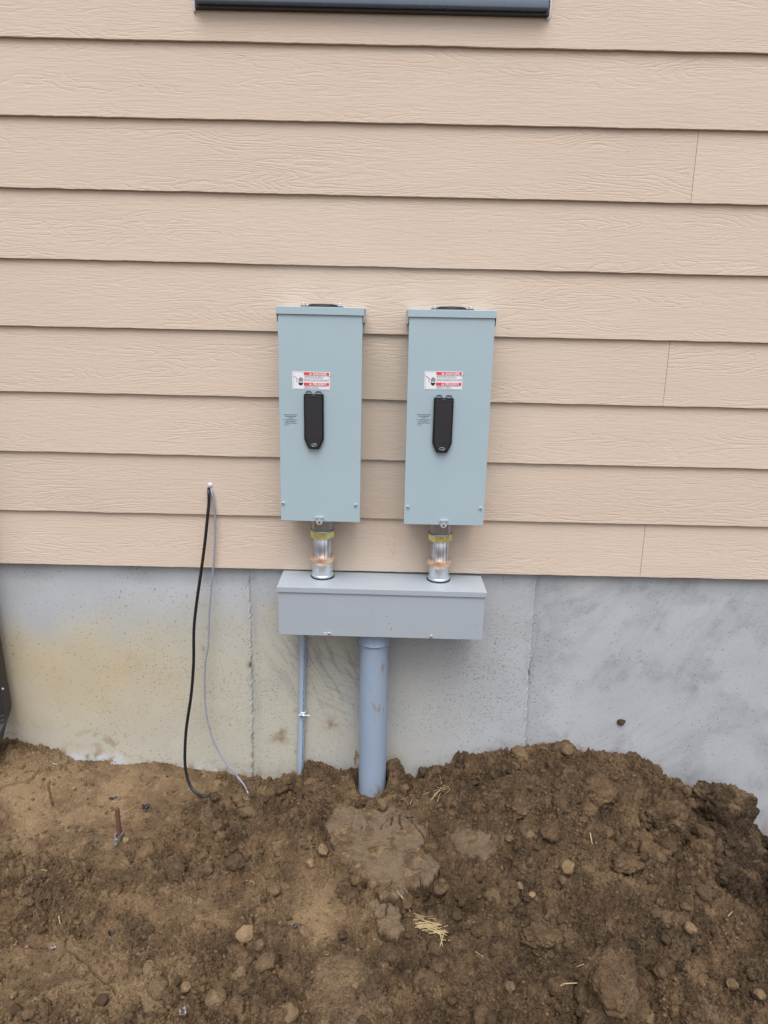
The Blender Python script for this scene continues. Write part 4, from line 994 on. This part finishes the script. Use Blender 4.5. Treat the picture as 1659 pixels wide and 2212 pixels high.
cv = fin('front_cover', bm, M_WIREWAY, gut); md = cv.modifiers.new('bev', 'BEVEL'); md.width = .0008; md.segments = 2; md.limit_method = 'ANGLE'
bm = bmesh.new(); o_ = .0035; top = gh+.0035
box(bm, -hw-o_, hw+o_, yl-.0035, -.0165, top, top+.0018, .0006); box(bm, -hw-o_, hw+o_, yl-.0039, yl-.0022, top-.0145, top+.0012, .0006)
for s in (-1, 1):
    a, b = sorted((s*(hw+o_), s*(hw+o_-.0015))); box(bm, a, b, yl-.0022, .002, top-.0145, top)
fin('top_lid', bm, M_WIREWAY, gut)
def gl(px, py, Y=YG):
    q = at(px, py, Y); dx, dz = q[0]-gut.location[0], q[2]-gut.location[2]; c, s = math.cos(grot), math.sin(grot); return dx*c-dz*s, dx*s+dz*c
x, z = gl(*c2(494, 894)); bm = bmesh.new(); pth = [(x+.0090*math.cos(a), yl-.0002, z+.0090*math.sin(a)) for a in np.linspace(0, 2*math.pi, 33)]; tube(bm, pth, .0006, 6); fin('knockout', bm, M_WIREWAY, gut, True)
for cc, slot in ((c2(437, 948), 1), (c2(1118, 966), 0)):
    x, z = gl(*cc); bm = bmesh.new(); lathe(bm, [(.0050, yl), (.0050, yl-.001), (.0042, yl-.0032), (.0015, yl-.0032)], (x, 0, z), 'Y', 24, sides=[0, 0, 6, 6]); fin('cover_screw', bm, M_SCREW, gut, ang=40)
    bm = bmesh.new(); box(bm, x-.0028, x+.0028, yl-.0036, yl-.0032, z-.0005, z+.0005); box(bm, x-.0005, x+.0005, yl-.0036, yl-.0032, z-.0028, z+.0028); fin('screw_slot', bm, M_GALV, gut)
    if slot:
        bm = bmesh.new(); pth = [(x-.0115+.0065*math.cos(a)*1.0, yl-.0003, z+.0008+.0028*math.sin(a)) for a in np.linspace(0, 2*math.pi, 25)]; tube(bm, pth, .0007, 6); fin('keyhole_rim', bm, M_SCREW, gut, True)
bm = bmesh.new()
for cc in ((822, 832), (841, 880), (853, 910), (853, 920), (726, 795), (1420, 884), (575, 562+900)):
    x, z = gl(*c2(*cc)) if cc[1] < 1300 else (0, -9)
    if z < 0: continue
    lathe(bm, [(.0011, yl-.0001), (.0007, yl-.0008)], (x, 0, z), 'Y', 10)
fin('mud_speck', bm, M_CLODD, gut)
gtop = gc[2]+gh/2+.0053

# ------------------------------------------------------------------ metal conduits between boxes
def riser(cx2_top, cx2_bot, label, mats, ytop=-.045, ybot=-.040, phase=0.0):
    pt = at(*c2(*cx2_top), ytop-.028); pb = at(*c2(*cx2_bot), ybot-.033)
    xt, xb = pt[0], pb[0]; zt = pt[2]+.004
    # foot rests on the lid
    zb = gtop+(-math.sin(grot))*(xb-gc[0])
    L = zt-zb; tilt = math.atan2(xt-xb, L)
    r = tag(empty('metal_conduit', (float(xb), ybot, float(zb)), (math.atan2(-(ytop-ybot), L), tilt, phase)), label, 'conduit', 'short metal conduits between the boxes')
    r.rotation_euler = (math.atan2(ybot-ytop, L), tilt, 0)
    # heights as fractions of the visible length
    f = lambda a: a*L
    bm = bmesh.new(); lathe(bm, [(.0352, .0002), (.0358, .0022), (.0350, .0044)], n=56); fin('rubber_gasket', bm, M_GASKET, r, ang=40)
    bm = bmesh.new(); lathe(bm, [(.0335, .0045), (.0342, .0075), (.0335, .0100), (.0318, .0115), (.0306, .020), (.0302, f(.21)), (.0300, f(.235))], n=64); fin('lower_connector', bm, M_ZINC, r, ang=35)
    N1a, N1b = f(.235), f(.365)
    bm = bmesh.new(); lathe(bm, [(.0300, N1a), (.0325, N1a+.003), (.0372, N1a+.012), (.0372, N1b-.008), (.0350, N1b-.001), (.0298, N1b)], n=96, sides=[0, 8, 8, 8, 0, 0]); n_ = fin('lower_nut', bm, mats[0], r, ang=25); n_.rotation_euler.z = phase
    bm = bmesh.new(); lathe(bm, [(.0278, f(.2)), (.0278, f(.86))], n=64); fin('tube', bm, M_EMT, r, True)
    N2a, N2b = f(.695), f(.800)
    bm = bmesh.new(); lathe(bm, [(.0298, N2a), (.0348, N2a+.001), (.0368, N2a+.006), (.0368, N2b-.005), (.0355, N2b)], n=96, sides=[0, 0, 8, 8, 0]); n_ = fin('upper_nut', bm, mats[1], r, ang=25); n_.rotation_euler.z = phase+.2
    bm = bmesh.new(); lathe(bm, [(.0350, N2b), (.0352, N2b+.0015), (.0340, N2b+.004), (.0315, N2b+.006), (.0312, f(1.0)), (.0335, f(1.0)+.001), (.0335, f(1.0)+.008)], n=64); fin('upper_connector', bm, M_CAST, r, ang=35)
riser((385, 200), (385, 592), 'short metal conduit under the left box, yellow-green upper nut and copper toned lower nut', (M_DI2, M_DI1), phase=.25)
riser((1187, 222), (1172, 618), 'short metal conduit under the right box, yellow and rose upper nut and pinkish lower nut', (M_DI2, M_DI1), phase=.1)

# ------------------------------------------------------------------ big PVC pipe
def c6(x, y): return ((700+x*.42194)/1.1573, (1550+y*.42194)/1.1573)
pt = at(*c6(558, 110), -.105); pb = at(*c6(543, 1058), -.105)
zg = gc[2]-gh/2; rP = .0445; yP = -.105+rP
tilt = math.atan2(pt[0]-pb[0], pt[2]-pb[2]); zbot = pb[2]-.10; Lp_ = zg-zbot; xb = pt[0]-math.tan(tilt)*(pt[2]-zbot)
pipe = tag(empty('plastic_pipe', (float(xb), yP, float(zbot)), (0, tilt, 0)), 'wide grey plastic pipe rising from the soil to the wireway box', 'pipe')
def cyl_part(name, prof, mat, par, n=72, rot=0):
    bm = bmesh.new(); lathe(bm, prof, n=n); return fin(name, bm, mat, par, ang=35)
hs_ = np.linspace(0, Lp_-.002, 60)
o = cyl_part('pipe_body', [(rP, h) for h in hs_], M_PVC, pipe)
vco = np.zeros(len(o.data.vertices)*3, np.float32); o.data.vertices.foreach_get('co', vco); vco = vco.reshape(-1, 3)
aa = np.degrees(np.arctan2(vco[:, 1], vco[:, 0]))
mud = np.exp(-((aa+62)/30)**2)*np.exp(-((vco[:, 2]-Lp_*.72)/.10)**2)*1.2+np.exp(-((vco[:, 2]-.10)/.045)**2)*.9+np.exp(-((aa+10)/22)**2)*.7*(vco[:, 2] > Lp_*.55)
attr(o.data, 'mud', np.clip(mud, 0, 1))
bm = bmesh.new(); lathe(bm, [(rP+.0003, Lp_-.0485), (rP+.0048, Lp_-.0485), (rP+.0062, Lp_-.046), (rP+.0050, Lp_-.0435), (rP+.0050, Lp_-.0005)], n=72)
for a in (-90-45, -90, -90+45, 0, 180, 90, 135, 45):
    c, s = math.cos(R(a)), math.sin(R(a)); q = rP+.0055
    m0 = len(bm.verts); r0 = bmesh.ops.create_cube(bm, size=1)
    for v in r0['verts']:
        lx, ly, lz = v.co; u = q+lx*.0020; w_ = ly*.0018; v.co = Vector((u*c-w_*s, u*s+w_*c, Lp_-.022+lz*.042))
col = fin('collar', bm, M_PVC, pipe, ang=35); attr(col.data, 'mud', np.zeros(len(col.data.vertices)))
bm = bmesh.new()   # dried leaf / mud flake on the left side of the pipe
q = at(770, 1632, yP); 
lx = q[0]-xb; lz = q[2]-zbot
poly = [(-.002, .030), (.004, .022), (.009, .008), (.014, .004), (.008, -.004), (.003, -.002), (.001, -.016), (-.002, -.036), (-.005, -.020), (-.008, -.004), (-.004, .006)]
poly_prism(bm, [(a+lx, b+lz) for a, b in poly], -.012, -.009)
lf = fin('dried_mud_flake', bm, M_CLODP, pipe)

# ------------------------------------------------------------------ thin conduit with print, strap
def c3(x, y): return ((400+x*.39773)/1.1573, (1180+y*.39773)/1.1573)
rC = .0107
pt = at(*c3(898, 1030), -.006); pb = at(*c3(880, 1915), -.008)
ytc = -.006+rC-.004
dirv = Vector(pt-pb); tilt = math.atan2(pt[0]-pb[0], pt[2]-pb[2])
zt = zg+.01; zbt = pb[2]-.03; xb = pt[0]-math.tan(tilt)*(pt[2]-zbt); yc = .0045
cond = tag(empty('thin_conduit', (float(xb), yc, float(zbt)), (0, tilt, 0)), 'thin pale grey plastic conduit with printing, strapped to the concrete left of the wide pipe', 'conduit')
Lc = (zg+.002-zbt)/math.cos(tilt)
cyl_part('conduit_body', [(rC, 0), (rC, Lc)], M_PVC2, cond, 40)
c, f = text_mesh('CH 40 RIGID PVC NONMETALLIC CONDUIT (UL) 90C WIRE  D  LISTED 3107144 CONFORMS TO UL STD', .0088, 'LEFT', .00025, 1.0)
lenT = c[:, 0].max(); sx = (Lc-.03)/lenT
vs = [((rC+.00025)*math.cos(-math.pi/2+.62+(float(q[1])-.0035)/rC*.62), (rC+.00025)*math.sin(-math.pi/2+.62+(float(q[1])-.0035)/rC*.62), Lc-.004-float(q[0])*sx) for q in c]
me = bpy.data.meshes.new('printing'); me.from_pydata(vs, [], f); link('printing', me, M_INK, cond)
q = at(*c3(893, 1521), -.008)
st = tag(empty('conduit_clamp', (float(q[0]), yc, float(q[2]))), 'small zinc clamp with a sideways bolt holding the thin conduit', 'clamp')
bm = bmesh.new()
rr_ = rC+.0012
for s in (-1, 1):
    pth = [(rr_*math.cos(a), rr_*math.sin(a), .0) for a in np.linspace(R(0 if s > 0 else 180), R(-62 if s > 0 else -118), 9)]
    pth += [(s*.0035, -rr_-.002, -.001), (s*.0030, -rr_-.008, -.002)]
    # flat strip
    prev = None
    for a, b in zip(pth, pth[1:]):
        vsx = [bm.verts.new((a[0], a[1], a[2]+.006)), bm.verts.new((b[0], b[1], b[2]+.005)), bm.verts.new((b[0], b[1], b[2]-.005)), bm.verts.new((a[0], a[1], a[2]-.006))]; bm.faces.new(vsx)
bmesh.ops.remove_doubles(bm, verts=bm.verts, dist=.0003)
o = fin('strap', bm, M_ZINC, st, True); md = o.modifiers.new('s', 'SOLIDIFY'); md.thickness = .0014
bm = bmesh.new(); lathe(bm, [(.0018, -.008), (.0018, .027)], (0, -rr_-.006, -.001), 'X', 14); lathe(bm, [(.0040, -.0095), (.0046, -.0085), (.0046, -.005)], (0, -rr_-.006, -.001), 'X', 24, sides=[6, 6, 6]); lathe(bm, [(.0038, .004), (.0038, .0068)], (0, -rr_-.006, -.001), 'X', 24, sides=[4, 4])
fin('bolt', bm, M_SCREW, st, ang=30)

# ------------------------------------------------------------------ cables
def cable(name, label, pts, rad, mat, y0, y1, yend, taper=None):
    P = []
    n = len(pts)
    for k, (x, y) in enumerate(pts):
        f_ = k/(n-1); Y = y0 if k == 0 else y1+(yend-y1)*f_**1.6
        P.append(at(*c3(x, y), Y))
    P[0] = at(*c3(*pts[0]), .012)
    g = hit(*c3(*pts[-1])); P[-1] = np.array([g[0], g[1], g[2]+rad*.3])
    g2 = P[-1]+(P[-1]-P[-2])*.25; g2[2] -= .03; P.append(g2)
    bm = bmesh.new(); tube(bm, smooth_path(P, 14), rad, 16)
    o = fin(name, bm, mat, None, True); tag(o, label, 'cable', 'cables hanging from the siding'); return P
cable('cable', 'thick black cable hanging from the siding hole down to the soil', [(306, 98), (307, 130), (307, 200), (300, 270), (285, 420), (262, 600), (228, 840), (213, 1000), (211, 1200), (196, 1400), (167, 1600), (157, 1740), (160, 1860), (185, 1960), (225, 2015), (280, 2040), (322, 2050)], .0046, M_CABLE, 0, -.008, -.16)
cable('cable', 'thin grey cable hanging beside the thick black one, curving right into the soil', [(318, 96), (326, 130), (337, 190), (345, 270), (345, 400), (338, 560), (325, 700), (312, 860), (307, 1000), (300, 1110), (285, 1200), (280, 1330), (287, 1480), (310, 1610), (350, 1720), (400, 1810), (450, 1870), (500, 1930), (546, 1998)], .0029, M_CABLEG, 0, -.006, -.05)
p = at(*c3(314, 90), .002); me = lump_mesh('sealant_dab', .0085, 5, 3, .5, (1, .5, 1)); o = link('sealant_dab', me, M_SEAL); o.location = (p[0], .003, p[2]+.002)
tag(o, 'whitish sealant dab around the cable hole in the siding', 'sealant')

# ------------------------------------------------------------------ downspout at the left edge
Yd = -.018
a0 = at(17.6, 1476.6, Yd); a1 = at(25.4, 1519, Yd); xr = a1[0]-.001
wd, dd = .078, .055
aT = at(0, 1361, Yd); lean = math.atan2(aT[0]-a1[0], aT[2]-a1[2])
ds_ = empty('downspout', (float(xr-wd/2), -.03, float(a1[2])), (0, lean, 0)); tag(ds_, 'dark brown metal downspout with a crimped elbow at the left edge', 'downspout')
def rect_tube(bm, secs, w, d, rb=.006):
    rings = []
    prof = []
    for cx, cyy, a0_ in ((w/2-rb, d/2-rb, 0), (-w/2+rb, d/2-rb, 90), (-w/2+rb, -d/2+rb, 180), (w/2-rb, -d/2+rb, 270)):
        for q in (0, 30, 60, 90): prof.append((cx+rb*math.cos(R(a0_+q)), cyy+rb*math.sin(R(a0_+q))))
    for (yy, zz, ang_, sc_) in secs:
        c, s = math.cos(ang_), math.sin(ang_)
        rings.append([bm.verts.new((x*sc_, yy+y*sc_*c, zz+y*sc_*s)) for x, y in prof])
    for a, b in zip(rings, rings[1:]):
        n = len(a)
        for k in range(n): bm.faces.new((a[k], a[(k+1) % n], b[(k+1) % n], b[k]))
z_s = float(a0[2]-a1[2])-.012
bm = bmesh.new(); rect_tube(bm, [(-.012, z_s, 0, 1.0), (-.012, 2.2, 0, 1.0)], wd, dd); fin('straight_pipe', bm, M_SPOUT, ds_, ang=40)
bm = bmesh.new()
secs = [(-.012, z_s+.012, 0, 1.02), (-.012, .0, 0, 1.02)]
Rb = .075; N = 44
for k in range(1, N+1):
    th = R(66)*k/N
    ph = (k % 6)/6; sc_ = 1.02-.05*ph+.0
    # centre of curvature in front of the pipe; bends towards -y
    yy = -.012-Rb*(1-math.cos(th)); zz = -Rb*math.sin(th)
    secs.append((yy, zz, th*1.0, sc_))
e = secs[-1]; secs.append((e[0]-.10*math.sin(R(66)), e[1]-.10*math.cos(R(66)), R(66), 1.0))
rect_tube(bm, secs, wd, dd); fin('elbow', bm, M_SPOUT, ds_, ang=32)
bm = bmesh.new(); q = at(*((27*.339)/1.1573, (1380+1010*.339)/1.1573), -.07); lathe(bm, [(.004, 0), (.0035, -.002), (.001, -.0028)], (float(q[0])-ds_.location.x, -.0405, float(q[2])-ds_.location.z), 'Y', 16, sides=[6, 6, 0]); fin('rivet', bm, M_SCREW, ds_)

# ------------------------------------------------------------------ ground rod
g = hit(259, 1812); 
tp = at(253, 1746, g[1]-.004)
rod = tag(empty('ground_rod', (float(g[0]), float(g[1]), float(g[2])-.02)), 'short rusty copper ground rod with a bronze clamp sticking out of the soil', 'ground rod')
v = Vector(tp-g); Lr = v.length+.02; 
q_ = Vector((tp[0]-g[0], tp[1]-g[1], tp[2]-g[2]+.02)); rod.rotation_euler = q_.to_track_quat('Z', 'Y').to_euler()
Lr = q_.length
bm = bmesh.new(); lathe(bm, [(.0068, -.05), (.0068, Lr-.003), (.0060, Lr), (.003, Lr+.0008)], n=32)
for v_ in bm.verts:
    nn = mnoise.noise(v_.co*90)*.0007; v_.co.x += nn; v_.co.y += nn
fin('rod', bm, M_COPPER, rod, ang=50)
bm = bmesh.new()
h0 = .036
prof = []
for k in range(33):
    a = 2*math.pi*k/32; rr1 = .0125+.004*max(0, math.cos(a+2.2))
    prof.append((rr1*math.cos(a), rr1*math.sin(a)))
for lo, hi in ((h0-.009+0, h0+.007),):
    ro = []; ri = []
    for (x, y) in prof[:-1]:
        sl = x*.5
        ro.append((bm.verts.new((x, y, lo+sl)), bm.verts.new((x, y, hi+sl)), bm.verts.new((x*.72, y*.72, hi+sl)), bm.verts.new((x*.72, y*.72, lo+sl))))
    n = len(ro)
    for k in range(n):
        a, b = ro[k], ro[(k+1) % n]
        for i_ in range(4): bm.faces.new((a[i_], a[(i_+1) % 4], b[(i_+1) % 4], b[i_]))
fin('clamp_body', bm, M_BRONZE, rod, ang=40)
bm = bmesh.new()
cb = empty('clamp_bolt', (-.010, -.012, h0-.008), (R(65), R(-35), 0)); cb.parent = rod
lathe(bm, [(.0078, 0), (.0082, .003), (.0050, .0045), (.0046, .013), (.0070, .0145), (.0070, .0235), (.0062, .0245)], n=36, sides=[0, 0, 0, 0, 6, 6, 6])
fin('bolt_head', bm, M_BRONZE, cb, ang=30)

# ------------------------------------------------------------------ straw, plastic scraps
def straw_obj(pts, rad, label, group, lift=.004, name='straw', mat=M_STRAW):
    bm = bmesh.new()
    for path in pts:
        P = []
        for k, (x, y) in enumerate(path):
            g_ = hit(x, y); P.append((g_[0], g_[1]-.002, g_[2]+lift+random.uniform(0, .003)))
        tube(bm, smooth_path(P, 5), lambda t_: rad*(1-.35*t_), 6, .6)
    o = fin(name, bm, mat, None, True); tag(o, label, 'straw', group); return o
def c8(x, y): return (829.5+x*.5, 1555.3+y*.5)
straw_obj([[c8(240, 245), c8(248, 285)], [c8(165, 330), c8(215, 312), c8(265, 300)], [c8(190, 362), c8(225, 330), c8(250, 295)], [c8(220, 290), c8(240, 300), c8(280, 292)], [c8(200, 355), c8(235, 318), c8(275, 305)], [c8(255, 290), c8(283, 308), c8(240, 345)], [c8(230, 360), c8(240, 330), c8(262, 296)], [c8(215, 330), c8(238, 310), c8(262, 318)]],
          .0011, 'tuft of dry straw on the mound near the wall', 'dry straw on the soil', .006, 'straw_tuft')
straw_obj([[c8(232, 370), c8(262, 405), c8(290, 430), c8(322, 450)]], .0010, 'long thin straw trailing below the straw tuft', 'dry straw on the soil')
straw_obj([[c8(72, 352), c8(90, 350), c8(105, 375)], [c8(112, 372), c8(120, 350), c8(128, 362), c8(126, 375)], [c8(106, 378), c8(114, 362)]], .0009, 'small curled pale roots at the top of the clay slab', 'dry straw on the soil', .006, 'straw_tuft')
straw_obj([[c8(60, 700), c8(72, 760), c8(115, 836)], [c8(55, 745), c8(80, 780), c8(100, 815)], [c8(62, 722), c8(66, 750)]], .0016, 'two straight straws leaning from the slab into the hollow', 'dry straw on the soil', .006, 'straw_tuft')
pile = []
rs = random.Random(11)
for k in range(34):
    t_ = rs.random(); cx, cyy = 150+t_*95, 862+t_*70+rs.uniform(-14, 14); L_ = rs.uniform(22, 58); an = R(rs.choice([rs.uniform(-18, 14), rs.uniform(20, 55)]))
    pile.append([c8(cx-L_*math.cos(an), cyy-L_*math.sin(an)*.6), c8(cx, cyy+rs.uniform(-4, 4)), c8(cx+L_*math.cos(an), cyy+L_*math.sin(an)*.6)])
pile += [[c8(245, 960), c8(288, 960)], [c8(240, 930), c8(256, 1002)], [c8(262, 915), c8(240, 990)], [c8(225, 925), c8(262, 948)]]
straw_obj(pile, .0014, 'pile of broken pale straw in the middle of the slope', 'dry straw on the soil', .007, 'straw_pile')
singles = [([c8(735, 1190), c8(765, 1148), c8(800, 1140), c8(872, 1138)], .0022, 'long bent straw in front of the ridge at the bottom'), ([c8(889, 490), c8(898, 540)], .0018, 'short upright straw on the upper mound'),
           ([c8(395, 1002), c8(428, 1026)], .0014, 'short straw right of the straw pile'), ([c8(1485, 850), c8(1503, 828)], .0016, 'yellow straw on the dark soil at the right'), ([c8(822, 1072), c8(862, 1058)], .0020, 'broad straw above the long bent straw'),
           ([(128, 1980), (131, 1996)], .0018, 'short yellow straw at the lower left'), ([(531, 1904), (545, 1906), (551, 1913)], .0012, 'thin curved straw left of the round sunken clod'), ([(411, 1939), (415, 1948)], .0010, 'tiny straw on the bare slope left of centre'),
           ([(242, 1733), (252, 1734)], .0012, 'tiny pale straw just above the ground rod'), ([(33, 2042), (38, 2033)], .0018, 'stubby yellow straw near the left edge'), ([(92, 1880), (104, 1884)], .0014, 'small straw in the dip at the left'), ([(265, 1760), (300, 1738)], .0007, 'very fine stalk right of the ground rod')]
for pth, r__, lab in singles: straw_obj([pth], r__, lab, 'dry straw on the soil', .003)
rs = random.Random(29); kk = 0
while kk < 16:
    x, y = rs.uniform(40, 1620), rs.uniform(1720, 2190); a_ = rs.uniform(-1.2, 1.2); L_ = rs.uniform(5, 13)
    straw_obj([[(x, y), (x+L_*.5*math.cos(a_), y+L_*.5*math.sin(a_)+rs.uniform(-2, 2)), (x+L_*math.cos(a_), y+L_*math.sin(a_))]], .0008, 'very short bit of dry straw lying loose on the dug soil', 'short bits of straw on the soil', .001); kk += 1
def scrap(name, px, py, w_, h_, mat, label, rotz=0, crumple=.003, cat='scrap', grp=None):
    g_ = hit(px, py); bm = bmesh.new(); bmesh.ops.create_grid(bm, x_segments=8, y_segments=6, size=.5)
    s_ = random.uniform(0, 99)
    for v_ in bm.verts:
        x, y = v_.co.x*w_, v_.co.y*h_*(1+.5*mnoise.noise(Vector((v_.co.x*3, s_, 0)))); v_.co = Vector((x+mnoise.noise(Vector((v_.co.y*4, s_, 3)))*.002, y, crumple*mnoise.noise(Vector((v_.co.x*3, v_.co.y*3, s_)))+abs(v_.co.x)*crumple))
    bmesh.ops.solidify(bm, geom=bm.faces[:], thickness=.0008)
    o = fin(name, bm, mat, None, True); o.location = (g_[0], g_[1], g_[2]+.004); o.rotation_euler = (R(12), R(random.uniform(-15, 15)), rotz); tag(o, label, cat, grp)
scrap('plastic_scrap', 315, 1746, .022, .014, M_PLAST, 'curled black plastic scrap right of the ground rod', .4, .012)
scrap('plastic_scrap', 244, 1727, .024, .008, M_PLAST, 'narrow dark plastic scrap above the ground rod', .6, .004)
scrap('plastic_scrap', 240, 2019, .016, .012, M_PLAST, 'black plastic scrap on the lower left slope', .5, .010)
scrap('plastic_scrap', 315, 1843, .022, .008, M_PLAST, 'flat black scrap below the ground rod to the right', .2, .004)
scrap('plastic_scrap', 638, 2004, .012, .010, M_PLAST, 'tiny black scrap left of the second clay plate', .2, .006)
scrap('plastic_scrap', 125, 1953, .008, .010, M_PLAST, 'tiny black scrap in the left slope', .2, .006)
scrap('metal_scrap', 394, 2187, .014, .015, M_FOIL, 'shiny silver scrap at the bottom edge left of the angular lump', .5, .004)
scrap('plastic_scrap', 116, 2049, .013, .006, M_FOIL, 'crumpled clear scrap in the crack at the lower left', .2, .006)
scrap('metal_scrap', 119, 1653, .016, .005, M_FOIL, 'small white scrap on the pale soil near the downspout', .1, .003)
